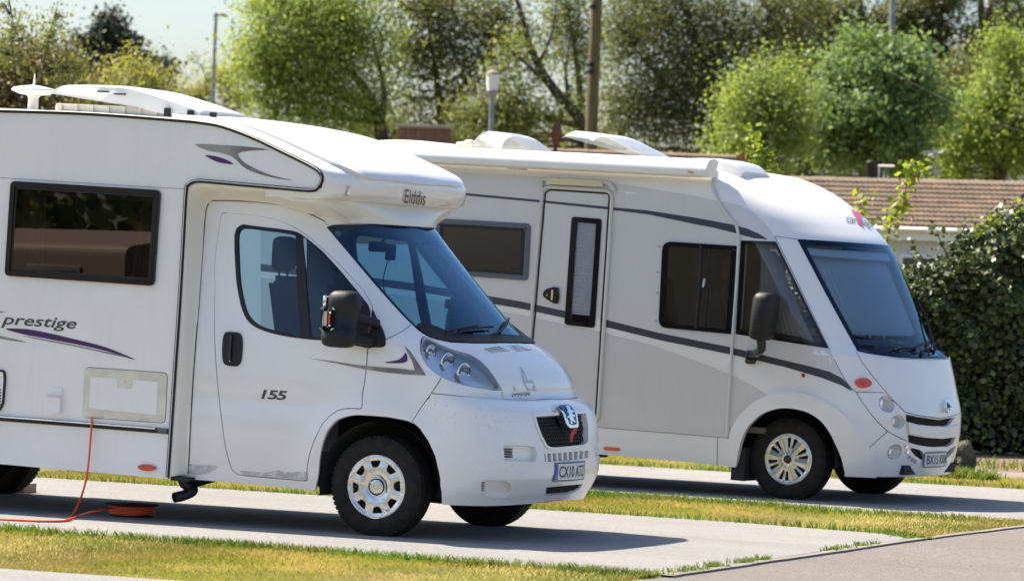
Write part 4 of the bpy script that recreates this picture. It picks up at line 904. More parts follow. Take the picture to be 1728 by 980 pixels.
# awning lamp above the door
A = on(BS, T2([(916, 322), (915, 311), (921, 303), (965, 304.5), (1020, 308), (1030, 310), (1036, 318), (1038, 323)], 5, False), .022); ml = MB(); ml.tube(A, .020, 8); ml.build('lamp_gutter', M['pale'], van2)
o = patch('awning_lamp', BS, T2(rround([(926, 301.5), (1020, 307), (1021, 316), (926, 312)], 3)), [], M['yellowed'], van2, .05, .05, .1)
# ---- windows
for q, st in ((w2l, 0), (w2r, 1)):
    wf = patch('side_window', BS, q, [inset(q, .045 if st == 0 else .04)], M['frame_grey'] if st == 0 else M['gloss_black'], van2, .014, .03, .1)
    if st == 0: patch('window_seal', BS, inset(q, .043), [inset(q, .07)], M['black'], wf, .018, .03, .1); patch('window_pane', BS, inset(q, .066), [], M['acrylic2'], wf, .013, 0, .3)
    else:
        patch('window_pane', BS, inset(q, .036), [], M['acrylic2'], wf, -.004, 0, .3)
        strip('window_divider', BS, [(1184, 414), (1181, 485), (1175, 554)], .018, M['black'], wf, 3, off=.006); strip('window_divider', BS, [(1198, 415), (1195, 485), (1189, 556)], .010, M['black'], wf, 3, off=.0)
        strip('window_catch', BS, [(1187, 484), (1190, 470)], .010, M['pale'], wf, 1, off=.01)
    if st == 0:
        m = MB(); p = on(BS, T2([(865, 455)]), .0)[0]; m.box((p[0]-.03, p[1]+.01, p[2]), (p[0]+.03, p[1]+.05, p[2]+.015)); m.build('window_catch', M['black'], wf)
for x, y in ((1113, 416), (1110, 459), (1109, 494), (1107, 541)): strip('press_stud', BS, [(x-.8, y), (x+.8, y)], .010, M['alu'], van2, 1, off=.003, n=10)
for f in ((lambda q: q), mir):
    cw = patch('cab_window', BS, f(w2c), [f(inset(w2c, .028))], M['gloss_black'], van2, .003, .02, .1); patch('window_pane', BS, f(inset(w2c, .024)), [], M['acrylic2'], cw, -.003, 0, .3)
strip('window_channel', BS, [(1259, 416), (1255, 480), (1250, 555)], .008, M['pale'], cw, 3, off=-.012)
wr2 = mir(w2r); patch('side_window', BS, wr2, [], M['acrylic2'], van2, .004, 0, .2)
# ---- windscreen
wsc = patch('windscreen', BS, inset(ws2, .002), [], M['wscreen2'], van2, .004, 0, .06)
wi = inset(ws2, .045); patch('windscreen_band', BS, ws2, [wi], M['gloss_black'], wsc, .001, .01, .06)
# pleated blind behind the glass, drawn from both sides
def pleat_between(name, sh, A, B, n, off, amp, parent, m_):
    """vertical folds between a top and a bottom edge given as surface coordinates"""
    V = []
    for k in range(2*n+1):
        t = k/(2*n); a = A[0]*(1-t)+A[1]*t; b = B[0]*(1-t)+B[1]*t
        for s_ in np.linspace(0, 1, 7): V.append(on(sh, np.array([a*(1-s_)+b*s_]), off-(amp if k % 2 else 0))[0])
    F = [(k*7+j, (k+1)*7+j, (k+1)*7+j+1, k*7+j+1) for k in range(2*n) for j in range(6)]; return mesh_obj(name, V, F, m_, parent, False)
A = T2([(1366, 420), (1440, 424)], 0, False, 400); B = T2([(1426, 552), (1505, 578)], 0, False, 400); 
ctr = np.array([0., A[1, 1]])
pleat_between('windscreen_blind', BS, [A[0], np.array([-A[0, 0], A[0, 1]])], [B[0], np.array([-B[0, 0]*.9, B[0, 1]])], 28, -.10, .06, wsc, M['pleat'])
A = T2([(1276, 417), (1309, 421)], 0, False, 400); B = T2([(1272, 555), (1374, 576)], 0, False, 400)
pleat_between('cab_blind', BS, [A[0], A[1]], [B[0], B[1]], 14, -.08, .03, cw, M['pleat'])
hb_ = sym(BS, [(1450, 418), (1420, 417), (1390, 415.5), (1364, 413), (1370, 425), (1400, 428), (1430, 430), (1460, 432)], 0, 5); patch('blind_cassette', BS, hb_, [], M['pleat'], wsc, -.05, .03, .1)
# dashboard
V = []; F = []
for v_, k_ in ((1.36, .93), (1.34, .6)): pass
m = MB(); U_ = np.linspace(-.2, .2, 31); e_ = BS.pos(U_, np.full(31, 1.345))*np.array([1, .96, 1])-np.array([.03, 0, 0]); V = e_.tolist()+[(-.1, p[1], 1.36) for p in e_]+[(-.15, p[1], .8) for p in e_]
m.add(V, [(j*31+i, j*31+i+1, (j+1)*31+i+1, (j+1)*31+i) for j in range(2) for i in range(30)], True); m.build('dashboard', M['dash'], van2)
for y in (-.5, .5): seat(van2, -.65, y, M['seat2'], z0=.78)
seat(van2, -1.35, -.55, M['seat2'], z0=.85)
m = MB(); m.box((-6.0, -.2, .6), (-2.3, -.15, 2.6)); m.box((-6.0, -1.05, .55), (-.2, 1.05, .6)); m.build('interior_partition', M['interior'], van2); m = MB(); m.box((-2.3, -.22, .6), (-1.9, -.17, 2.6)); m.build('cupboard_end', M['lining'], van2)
# ---- wipers
for pts, pb in (([(1515, 597), (1540, 587), (1557, 580)], [(1506, 598), (1525, 592), (1545, 586)]), ([(1553, 600), (1562, 585), (1566, 575)], [(1560, 603), (1563, 594), (1566, 584)])):
    wp = MB(); wp.tube(on(BS, T2(pts, 4, False), .022), .010, 6); wp.tube(on(BS, T2(pb, 4, False), .045), .010, 6); wp.build('wiper', M['black'], van2)
wv = MB(); wv.tube([BS.pos(np.array([.045]), np.array([1.32]))[0]+np.array([.05, 0, 0]), BS.pos(np.array([.07]), np.array([1.55]))[0]+np.array([.05, 0, 0]), BS.pos(np.array([.085]), np.array([1.75]))[0]+np.array([.03, 0, 0])], .012, 6); wv.build('wiper', M['black'], van2)
# ---- front mask and lamps
mk = patch('front_mask', BS, inset(mask, G2), [], M['nose'], van2, .006, .04, .05)
for f in ((lambda q: q), mir):
    hp_ = patch('headlamp_panel', BS, f(inset(hlp, G2)), [f(c) for c in cl2[:2]], M['white'], van2, .004, .04, .04)
    for c in cl2[:2]:
        patch('lamp_well', BS, f(inset(c, -.002)), [f(inset(c, .012))], M['grp'], hp_, -.02, 0, .05); p = on(BS, f(c), -.01).mean(0)
    for q, par in ((f(cl2[0]), hp_), (f(cl2[1]), hp_), (f(cl2[2]), van2)):
        p = on(BS, q, 0).mean(0); u_ = q.mean(0); n_ = BS.nor(np.array([u_[0]/BS.SU]), np.array([u_[1]]))[0]; d_ = Vector(n_); e_ = d_.orthogonal().normalized(); g_ = d_.cross(e_); r = .066
        V = []; pr = [(r*1.02, .0), (r*.96, -.05), (r*.8, -.075), (0.003, -.085)]
        for k in range(22):
            a = 2*math.pi*k/22
            for rr, h in pr: V.append(Vector(p)+(e_*math.cos(a)+g_*math.sin(a))*rr+d_*h)
        mb = MB(); mb.add(V, [(k*4+j, ((k+1) % 22)*4+j, ((k+1) % 22)*4+j+1, k*4+j+1) for k in range(22) for j in range(3)], True); lb = mb.build('lamp_bowl', M['white'], par)
        mb = MB(); ax = Vector((.96, 0, -.05)); c0 = Vector(p)+Vector((-.045, 0, 0)); e2 = Vector((0, 1, 0)); g2 = Vector((0, 0, 1)); V = []; pr = [(.052, -.02), (.05, .004), (.036, .012), (.002, .018)]
        for k in range(20):
            a = 2*math.pi*k/20
            for rr, h in pr: V.append(c0+(e2*math.cos(a)+g2*math.sin(a))*rr+ax*h)
        mb.add(V, [(k*4+j, ((k+1) % 20)*4+j, ((k+1) % 20)*4+j+1, k*4+j+1) for k in range(20) for j in range(3)], True); mb.build('projector_lens', M['reflector'], lb)
for q in (gs1, gs2): patch('grille_backing', BS, inset(q, -.01), [], M['under'], van2, -.06, 0, .1); 
for q in (gs1, gs2):
    mb = MB(); lo, hi = q.min(0), q.max(0)
    for a0 in np.arange(lo[0]-.2, hi[0]+.2, .028):
        for sg in (-1, 1):
            pts = [(a0+sg*(z-lo[1]), z) for z in np.arange(lo[1], hi[1], .008)]; k = inpoly(np.array(pts), q); run = [p for p, t in zip(pts, k) if t]
            if len(run) > 1: mb.tube(on(BS, np.array([run[0], run[-1]]), -.03), .003, 4, False, False)
    mb.build('grille_mesh', M['black'], van2)
bar = T2([(1530, 713), (1550, 717.5), (1570, 720), (1600, 720.5), (1616, 715), (1614, 736), (1590, 738.5), (1560, 736.5), (1532, 731)], 0, True, 5); patch('grille_bar', BS, bar, [], M['white'], van2, .022, .04, .05)
for f in ((lambda q: q), mir): patch('intake_backing', BS, f(inset(fin, -.008)), [], M['under'], van2, -.04, 0, .1)
for x, y in ((1529, 753), (1531, 762), (1534, 770), (1539, 775), (1544, 778)): q = circ(BS, x, y, .019, 12); o = patch('running_light', BS, q, [], M['hub'], van2, .006, .01, .1); patch('running_lens', BS, inset(q, .006), [], M['chrome'], o, .008, 0, .1)
em = circ(BS, 1593.7, 687, .05, 20); o = patch('badge', BS, em, [inset(em, .016)], M['chrome'], van2, .04, .04, .05); patch('badge_field', BS, inset(em, .015), [], M['gloss_black'], o, .034, .01, .05)
strip('badge_bar', BS, [(1589, 693), (1594, 690), (1600, 689)], .008, M['chrome'], o, 3, off=.045)
strip('badge_bar', BS, [(1591, 680), (1594, 684), (1598, 688)], .006, M['chrome'], o, 3, off=.045)
ind = T2([(1442, 645), (1446, 640), (1455, 637.5), (1464, 640), (1469.5, 646), (1467, 652), (1458, 654.5), (1448, 653)], 3); o = patch('indicator', BS, ind, [], M['amber'], van2, .02, .022, .05); patch('indicator_core', BS, inset(ind, .028), [], M['red'], o, .023, 0, .05)
rd = circ(BS, 1356, 633, .017, 14); patch('red_reflector', BS, rd, [], M['red'], van2, .012, .012, .05)
rd = circ(BS, 1453, 649, .017, 14)
_q = on(BS, np.array([(0.0, .42)]))[0]
plate(van2, F2, [(1571, 763), (1606, 762), (1603, 786), (1569, 788)], 'BX15 KKM', float(_q[0])+.03, M['ink'], False)
# wheel arch lip, trims, skirt
patch('arch_flare', BS, fl2, [ar2], M['white'], van2, .030, .04, .05); patch('arch_flare', BS, mir(fl2), [mir(ar2)], M['white'], van2, .030, .04, .05)
strip('drain_trim', BS, [(1207, 286), (1204.5, 300), (1204, 316), (1214, 340), (1224, 357), (1235, 371), (1243, 381), (1246.5, 396), (1247, 415), (1243.5, 480), (1239, 544), (1235, 602), (1231.5, 660), (1227.5, 737)], .014, M['pale'], van2, 5, off=.008, n=8)
for pts in ([(830, 706), (1009, 720.5), (1120, 729.5), (1231, 738.5)], [(1308, 398.5), (1348, 404)], [(1308, 400), (1345, 475), (1400, 590), (1427, 642), (1444, 661)], [(1466, 756), (1480, 743), (1497, 728)], [(1211, 738), (1210, 786)]):
    strip('panel_seam', BS, pts, .0028, M['frame_grey'], van2, 4, off=.001, n=4)
patch('side_reflector', BS, T2(rround([(1020, 753), (1046, 755), (1046, 760), (1020, 758)], 2)), [], M['amber'], van2, .014, .014, .1)
wheel(van2, (0, -.99, .35), .35, .216, 2, -1); wheel(van2, (0, .99, .35), .35, .216, 2, 1)
for s_ in (-1, 1): wheel(van2, (-3.9, s_*.99, .35-3.9*.0231), .35, .216, 2, s_); arch_liner(van2, 0, .35, .47, s_*1.08, s_*.62)
m = MB(); m.box((-6.0, -1.0, .28), (-4.4, 1.0, .34)); m.box((-3.4, -1.04, .28), (-.55, 1.04, .34)); m.box((-4.4, -.6, .28), (.9, .6, .36)); m.box((.35, -.65, .24), (.72, .65, .28)); m.box((-3.0, -.9, .20), (-2.0, -.3, .28)); m.build('underbody', M['under'], van2)
m = MB(); p = F2.at(1243, 780, 1, -1.0); m.box((p[0]-.02, -1.06, .14), (p[0]+.10, -.8, .42)); m.build('mud_flap', M['under'], van2)
# mirror on a low arm
q = F2.at(1290, 532, 1, -1.33); m = MB(); zt, zb_ = F2.at(1290, 493, 1, -1.33)[2], F2.at(1286, 574, 1, -1.33)[2]; h = zt-zb_
ring_loft(m, [(q[0]+.03*(t-.5), -1.33, zb_+t*h, .095*w_, .13*w_) for t, w_ in ((0, .5), (.03, .8), (.1, .95), (.5, 1.0), (.85, 1.0), (.95, .88), (1, .6))]); mr = m.build('door_mirror', M['black'], van2)
a = F2.at(1284, 574, 1, -1.33); b = F2.at(1284, 590, 1, -1.30); c = F2.at(1268, 600, 1, -1.14); m = MB(); m.tube(catmull([a, b, c], 5), [.04]*5+[.036]*6, 10); p = c; m.box((p[0]-.05, -1.17, p[2]-.07), (p[0]+.045, -1.12, p[2]+.045), .02); m.build('mirror_arm', M['gloss_black'], mr)
# awning box along the roof edge
e = F2.at(1183, 298, 1, -1.30); et = F2.at(1190, 269, 1, -1.20); z0, z1 = e[2], et[2]; xe = e[0]
sec = rround([(-1.12, z0+.012), (-1.26, z0-.004), (-1.30, z0+.008), (-1.305, z0+.075), (-1.26, z1-.012), (-1.14, z1+.006), (-1.06, z1-.01)], [.0, .01, .02, .04, .03, .02, 0]); xb = -5.9
m = MB(); n = len(sec); m.add([(x, a, b) for x in (xb, xe-.01) for a, b in sec], [(i, (i+1) % n, n+(i+1) % n, n+i) for i in range(n)], True); aw = m.build('awning_box', M['white'], van2)
sec2 = inset(sec, -.004); m = MB(); m.prism(sec2, xe-.012, xe+.045, 'X'); m.build('awning_end', M['white'], aw)
m = MB(); m.tube([(xb, -1.27, z0-.004), (xe-.01, -1.27, z0-.004)], .006, 6); m.build('awning_seam', M['cream'], aw)
PX_ = Flat(F2, -1.309); TV, TF = text_mesh('Fiamma', .3); p = PX_.uv(1161, 293); mesh_obj('awning_badge', [(p[0]+a*.05, -1.309, p[1]+b*.03) for a, b in TV], TF, M['ribbon'], aw, False)
q = F2.at(866, 284, 1, -1.28); m = MB(); m.box((q[0]-.06, -1.27, z0-.02), (q[0]+.06, -1.13, z0+.004)); m.build('awning_bracket', M['pale'], aw)
# maker's name on the brow
lettering('maker_name', BS, 'carthago', (1428, 379.5), (1476, 388), (1428, 362), M['frame_grey'], van2, 0, .004)
patch('emblem', BS, T2([(1437, 352), (1444, 358), (1448, 354), (1451, 362), (1458, 364), (1452, 369), (1456, 386), (1449, 378), (1443, 366), (1438, 360)], 0, True, 4), [], mat('rose_decal', (.50, .05, .12), .35), van2, .006, 0, .06)
# ---- roof fittings
def roof_lid(parent, px0, py0, px1, py1, y0, y1, zt_, tip, name, m_, base=True, skirt=None):
    a = F2.at(px0, py0, 1, (y0+y1)/2); b = F2.at(px1, py1, 1, (y0+y1)/2); n1, n2 = 22, 19; V = []
    for i in range(n1):
        t = i/(n1-1); x = a[0]+(b[0]-a[0])*t; z = pchip(t, tip[0], tip[1])+2.80
        for k in range(n2): w_ = abs(2*k/(n2-1)-1)**7; V.append((x, y0+(y1-y0)*k/(n2-1), z-.022*w_))
    F = [(i*n2+k, (i+1)*n2+k, (i+1)*n2+k+1, i*n2+k+1) for i in range(n1-1) for k in range(n2-1)]
    edge = [i*n2 for i in range(n1)]+[(n1-1)*n2+k for k in range(1, n2)]+[i*n2+n2-1 for i in range(n1-2, -1, -1)]+[k for k in range(n2-2, 0, -1)]; L = len(edge)
    m = MB(); m.add(V, F, True); m.add([V[i] for i in edge]+[(V[i][0], V[i][1], (min(V[i][2]-.004, 2.80+float(np.interp((V[i][0]-a[0])/(b[0]-a[0]), [0, .85, 1], [tip[1][0]-.012, .03, .0]))) if skirt is None else max(skirt, V[i][2]-.30))) for i in edge], [(i, (i+1) % L, (i+1) % L+L, i+L) for i in range(L)]); o = m.build(name, m_, parent)
    if base: m = MB(); m.box((min(a[0], b[0])+.08, y0+.04, 2.79), (max(a[0], b[0])-.02, y1-.04, 2.84), .01); m.build('vent_base', M['cream'], o)
    return o
roof_lid(van2, 975, 222, 1122, 262, -.75, -.15, 2.8, ([0, .1, .4, .75, 1], [.19, .235, .22, .12, .03]), 'roof_vent', M['dome'])
roof_lid(van2, 822, 222, 925, 252, -.70, -.15, 2.8, ([0, .06, .2, .5, .8, 1], [.06, .15, .20, .18, .09, .0]), 'roof_vent', M['dome'], True, 2.80)
roof_lid(van2, 1172, 268, 1276, 288, -.85, -.25, 2.8, ([0, .15, .5, .85, 1], [.0, .045, .05, .02, -.05]), 'roof_vent', M['hatch'], False, 2.70)
o = roof_lid(van2, 640, 238, 790, 240, -.75, .0, 2.8, ([0, .15, .5, .85, 1], [.03, .07, .085, .07, .03]), 'satellite_unit', M['cream'], True, 2.80)
m = MB(); p = F2.at(790, 238, 1, -.4); m.tube(catmull([(p[0]-.1, -.4, 2.86), (p[0]+.08, -.4, 2.88), (p[0]+.2, -.4, 2.86), (p[0]+.26, -.4, 2.80)], 4), .035, 10); m.lathe([(.05, -.02), (.06, .0), (.05, .03), (.01, .04)], (p[0]+.02, -.4, 2.88), 'Z', 16); m.build('satellite_arm', M['cream'], o)

# ================================================================== GROUND
def turfmat():
    m, nt, N, L, b = nodes_of('turf'); c = mixcol(nt, noise(nt, 1.3, 5, lo=0.38, hi=0.62), (0.265, 0.26, 0.048), (0.37, 0.305, 0.09))
    c = mixcol(nt, noise(nt, 9, 5, lo=0.45, hi=0.7), c, (0.26, 0.185, 0.075)); c = mixcol(nt, noise(nt, 60, 3, lo=0.5, hi=0.75), c, (0.10, 0.11, 0.02))
    L.new(c, b.inputs['Base Color']); b.inputs['Roughness'].default_value = 0.95; bumped(nt, b, noise(nt, 140, 3), 0.02); return m
def concmat(name, a, b2, c3, grit=90):
    m, nt, N, L, b = nodes_of(name); c = mixcol(nt, noise(nt, 0.7, 5, lo=0.35, hi=0.65, stretch=(0.6, 1.6, 1)), a, b2); c = mixcol(nt, noise(nt, grit, 4, lo=0.46, hi=0.66), c, c3)
    k = noise(nt, 7, 6, lo=0.60, hi=0.72); mu = N.new('ShaderNodeMath'); mu.operation = 'MULTIPLY'; mu.inputs[1].default_value = 0.35; L.new(k, mu.inputs[0]); c = mixcol(nt, mu.outputs[0], c, tuple(x*0.55 for x in a))
    k = noise(nt, 260, 2, lo=0.62, hi=0.70); c = mixcol(nt, k, c, tuple(x*0.45 for x in a))
    L.new(c, b.inputs['Base Color']); b.inputs['Roughness'].default_value = 0.9; bumped(nt, b, noise(nt, grit*1.6, 4), 0.006); return m
def tracked(m, y0):
    nt = m.node_tree; b = nt.nodes['Principled BSDF']; src = b.inputs['Base Color'].links[0].from_socket; tc = nt.nodes.new('ShaderNodeTexCoord'); sp = nt.nodes.new('ShaderNodeSeparateXYZ'); nt.links.new(tc.outputs['Object'], sp.inputs[0])
    def mth(op, a, v=None):
        n = nt.nodes.new('ShaderNodeMath'); n.operation = op
        for i, x in enumerate((a, v)):
            if x is None: continue
            if isinstance(x, (int, float)): n.inputs[i].default_value = x
            else: nt.links.new(x, n.inputs[i])
        return n.outputs[0]
    d = mth('ABSOLUTE', mth('SUBTRACT', mth('ABSOLUTE', mth('SUBTRACT', sp.outputs[1], y0)), 0.9)); mr = nt.nodes.new('ShaderNodeMapRange'); mr.inputs[1].default_value = 0.05; mr.inputs[2].default_value = 0.28; mr.inputs[3].default_value = 0.38; mr.inputs[4].default_value = 0.0; nt.links.new(d, mr.inputs[0])
    f = mth('MULTIPLY', mr.outputs[0], noise(nt, 1.8, 5, lo=0.35, hi=0.7, stretch=(0.5, 2.5, 1))); nt.links.new(mixcol(nt, f, src, (0.20, 0.185, 0.17)), b.inputs['Base Color']); return m
def sheet(name, pts, z, m_, step=0):
    P = np.array(pts, float)
    if step: P = dens(P, step)
    p, t = cdt(P, (), 0); o = mesh_obj(name, [(a, b, z) for a, b in p], t, m_, None, False); o['kind'] = 'structure'
    bm = bmesh.new(); bm.from_mesh(o.data)
    for f in bm.faces:
        f.normal_update()
        if f.normal.z < 0: f.normal_flip()
    bm.to_mesh(o.data); bm.free(); return o
def wob(p0, p1, n, amp, seed):
    r = np.random.default_rng(seed); t = np.linspace(0, 1, n)[:, None]; p = np.array(p0)*(1-t)+np.array(p1)*t
    d = np.array(p1)-np.array(p0); nrm = np.array([-d[1], d[0]])/np.linalg.norm(d); k = np.convolve(r.normal(0, 1, n+4), np.ones(5)/5, 'valid'); return p+nrm*(k*amp)[:, None]
M['turf'] = turfmat(); M['conc'] = concmat('pad_concrete', (0.385, 0.378, 0.37), (0.315, 0.309, 0.303), (0.245, 0.24, 0.235)); M['road'] = concmat('road_asphalt', (0.225, 0.198, 0.182), (0.19, 0.168, 0.155), (0.125, 0.108, 0.098), 55)
tracked(M['conc'], 0.0); M['conc2'] = tracked(concmat('far_pad_concrete', (0.385, 0.378, 0.37), (0.315, 0.309, 0.303), (0.245, 0.24, 0.235)), 7.7); M['path'] = concmat('path_gravel', (0.36, 0.32, 0.28), (0.30, 0.26, 0.23), (0.22, 0.19, 0.165)); M['soil'] = concmat('bare_soil', (0.20, 0.13, 0.085), (0.26, 0.18, 0.12), (0.11, 0.075, 0.05), 30)
o = sheet('ground', [(-900, -900), (900, -900), (900, 900), (-900, 900)], 0, M['turf'])
RX = 2.68
sheet('concrete_pad', np.concatenate([[(-14, -2.62)], wob((-7, -2.65), (2.76, -2.8), 60, .03, 1), wob((2.72, -2.7), (2.60, 2.62), 40, .012, 2), wob((2.45, 2.78), (1.0, 3.1), 14, .03, 3), wob((.9, 3.12), (-9, 3.16), 60, .035, 4), [(-14, 3.16)]]), .014, M['conc'])
sheet('concrete_pad', np.concatenate([[(-14, 5.9)], wob((-9, 5.8), (-.2, 5.85), 50, .04, 5), wob((.2, 5.7), (1.2, 5.42), 12, .03, 6), wob((1.6, 5.4), (2.62, 5.72), 12, .03, 7), [(2.75, 11.0)], wob((1.0, 10.9), (-9, 11.2), 50, .05, 8), [(-14, 11.2)]]), .014, M['conc2'])
sheet('concrete_pad', np.concatenate([[(-14, -12)], [(2.9, -12)], [(2.82, -5.4)], wob((.9, -5.52), (-9, -6.1), 50, .03, 9), [(-14, -6.2)]]), .014, M['conc'])
sheet('road', np.concatenate([wob((2.95, -14), (2.74, -2.7), 50, .012, 10), wob((2.73, -2.6), (2.64, 2.5), 40, .012, 11), wob((2.64, 2.6), (2.75, 12), 40, .012, 12), [(2.9, 40), (9, 60), (9, -60), (3.1, -40)]]), .008, M['road'])
e = wob((2.765, -2.72), (2.655, 2.5), 60, .010, 13); kb = MB()
f = e+np.array([.075, 0]); n = len(e); kb.add([(a, b, .0) for a, b in e]+[(a, b, .022) for a, b in e]+[(a, b, .022) for a, b in f]+[(a, b, .0) for a, b in f], [(j*n+i, j*n+i+1, (j+1)*n+i+1, (j+1)*n+i) for j in range(3) for i in range(n-1)]); k = kb.build('edging_kerb', concmat('kerb_concrete', (0.36, 0.34, 0.31), (0.29, 0.27, 0.25), (0.24, 0.22, 0.2))); k['kind'] = 'structure'
e = wob((2.66, 2.55), (2.72, 6.0), 40, .010, 14); kb = MB(); f = e+np.array([.07, 0]); n = len(e); kb.add([(a, b, .0) for a, b in e]+[(a, b, .02) for a, b in e]+[(a, b, .02) for a, b in f]+[(a, b, .0) for a, b in f], [(j*n+i, j*n+i+1, (j+1)*n+i+1, (j+1)*n+i) for j in range(3) for i in range(n-1)]); k = kb.build('edging_kerb', M['path']); k['kind'] = 'structure'
sheet('path', np.concatenate([wob((-9, 13.4), (2.6, 13.0), 40, .08, 15), [(2.7, 14.3)], wob((2.6, 14.6), (-9, 14.9), 40, .08, 16)]), .006, M['path'])
sheet('soil_bed', np.concatenate([wob((-9, 15.0), (2.6, 14.7), 30, .08, 17), [(3.2, 19.5), (-9, 20)]]), .004, M['soil'])

# ---- grass blades (mown turf, coarser along the slab edges)
def gmat(name, a, b2, c3):
    m, nt, N, L, b = nodes_of(name); g = N.new('ShaderNodeNewGeometry'); c = mixcol(nt, g.outputs['Random Per Island'], a, b2); c = mixcol(nt, noise(nt, 1.3, 5, lo=0.42, hi=0.60), c, c3)
    L.new(c, b.inputs['Base Color']); b.inputs['Roughness'].default_value = 0.6; tl = N.new('ShaderNodeBsdfTranslucent'); L.new(c, tl.inputs[0]); mx = N.new('ShaderNodeMixShader'); mx.inputs[0].default_value = 0.35
    L.new(b.outputs[0], mx.inputs[1]); L.new(tl.outputs[0], mx.inputs[2]); L.new(mx.outputs[0], N['Material Output'].inputs[0]); return m
M['grass'] = gmat('mown_grass', (0.245, 0.285, 0.034), (0.385, 0.35, 0.066), (0.50, 0.395, 0.11)); M['tuft'] = gmat('green_grass', (0.10, 0.21, 0.015), (0.18, 0.26, 0.03), (0.22, 0.25, 0.04))
def blades(name, label, P, hmin, hmax, w, m_, lean=.5, seed=0, flip=False):
    r = np.random.default_rng(seed); n = len(P); a = r.uniform(0, 2*math.pi, n); h = r.uniform(hmin, hmax, n); l = h*r.uniform(.1, lean, n); b = r.uniform(0, 2*math.pi, n)
    d = np.stack([np.cos(a), np.sin(a), np.zeros(n)], 1)*(w*r.uniform(.6, 1.3, n))[:, None]; base = np.concatenate([P, np.zeros((n, 1))], 1)
    tip = base+np.stack([np.cos(b)*l, np.sin(b)*l, h], 1); mid = base+np.stack([np.cos(b)*l*.35, np.sin(b)*l*.35, h*.55], 1)
    V = np.stack([base-d, base+d, mid+d*.7, tip, mid-d*.7], 1).reshape(-1, 3); me = bpy.data.meshes.new(name); me.vertices.add(n*5); me.vertices.foreach_set('co', V.ravel())
    me.loops.add(n*5); me.loops.foreach_set('vertex_index', np.arange(n*5)); me.polygons.add(n); me.polygons.foreach_set('loop_start', np.arange(n)*5); me.update(calc_edges=True); me.materials.append(m_)
    o = link(bpy.data.objects.new(name, me)); tag(o, label, 'grass', kind='stuff'); return o
def rect(x0, x1, y0, y1, n, seed): r = np.random.default_rng(seed); return np.stack([r.uniform(x0, x1, n), r.uniform(y0, y1, n)], 1)
def along(p0, p1, n, sp, seed, clump=0.0):
    r = np.random.default_rng(seed); t = r.uniform(0, 1, n)
    if clump: c = r.uniform(0, 1, int(clump)); t = np.clip(c[r.integers(0, len(c), n)]+r.normal(0, .012, n), 0, 1)
    p = np.array(p0)*(1-t)[:, None]+np.array(p1)*t[:, None]; d = np.array(p1)-np.array(p0); nn = np.array([-d[1], d[0]])/np.linalg.norm(d); return p+nn*(r.normal(0, sp, n))[:, None]
blades('grass', 'short yellowish mown grass in front of the nearest concrete pad', np.concatenate([rect(-3.5, 2.75, -5.6, -2.72, 52000, 1)]), .012, .034, .0035, M['grass'], 1.0, 1)
blades('grass', 'short mown grass strip between the two concrete pads', rect(-5.5, 2.62, 3.12, 5.75, 46000, 2), .012, .036, .004, M['grass'], 1.0, 2)
blades('grass', 'thin grass strip beyond the farther concrete pad', rect(-6, 2.6, 11.15, 13.1, 26000, 3), .015, .045, .005, M['grass'], 1.0, 3)
blades('grass_tufts', 'greener uncut grass along the edges of the concrete pads', np.concatenate([along((-3, -2.74), (2.75, -2.86), 5200, .05, 4), along((-3, -2.74), (2.75, -2.86), 1800, .07, 41, 60), along((-5, 5.6), (.5, 5.5), 7000, .13, 5), along((-5, 5.5), (.8, 5.35), 3500, .10, 51, 70), along((.6, 5.3), (2.3, 5.25), 1200, .12, 52), along((-6, 3.2), (2.3, 3.1), 2200, .05, 6), along((-6, 11.3), (2, 11.3), 2500, .1, 7)]), .025, .075, .0045, M['tuft'], .8, 4)
blades('roadside_weeds', 'small weeds and grass growing in the joint beside the road', np.concatenate([along((2.74, -3.0), (2.70, -1.0), 500, .035, 8, 9), along((2.70, -1.0), (2.66, 2.6), 420, .03, 9, 6), along((2.3, 2.95), (2.7, 2.5), 500, .06, 10), along((2.2, -2.85), (2.75, -2.9), 500, .06, 11, 5)]), .02, .06, .006, M['tuft'], 1.0, 5)
blades('verge_grass', 'rough green tufts on the soil bed before the hedge', np.concatenate([rect(-1.5, .3, 14.9, 16.2, 350, 12), along((-.6, 17.5), (.6, 17.2), 900, .25, 13, 10), along((-.9, 12.6), (.2, 12.4), 1500, .12, 14, 14)]), .04, .14, .008, M['tuft'], .8, 6)

# ================================================================== FOLIAGE
def leaf_mesh(name, C_, Nrm, size, m_, parent, seed, asp=.55):
    r = np.random.default_rng(seed); n = len(C_); a = r.normal(0, 1, (n, 3)); a -= Nrm*np.sum(a*Nrm, 1)[:, None]; a /= np.linalg.norm(a, axis=1)[:, None]+1e-9; b = np.cross(Nrm, a)
    l = (size*r.uniform(.55, 1.5, n))[:, None]; V = np.stack([C_-a*l*.5, C_+b*l*asp*.5+a*l*.05, C_+a*l*.5, C_-b*l*asp*.5+a*l*.05], 1).reshape(-1, 3)
    me = bpy.data.meshes.new(name); me.vertices.add(n*4); me.vertices.foreach_set('co', V.ravel()); me.loops.add(n*4); me.loops.foreach_set('vertex_index', np.arange(n*4)); me.polygons.add(n); me.polygons.foreach_set('loop_start', np.arange(n)*4); me.update(calc_edges=True); me.materials.append(m_)
    return link(bpy.data.objects.new(name, me), parent)
M['bark'] = mat('bark', (0.085, 0.065, 0.045), 0.9, col2=(0.045, 0.036, 0.028), scale=6, bump=(25, .02)); M['bark2'] = mat('pale_bark', (0.16, 0.125, 0.095), 0.9, col2=(0.08, 0.06, 0.045), scale=4)
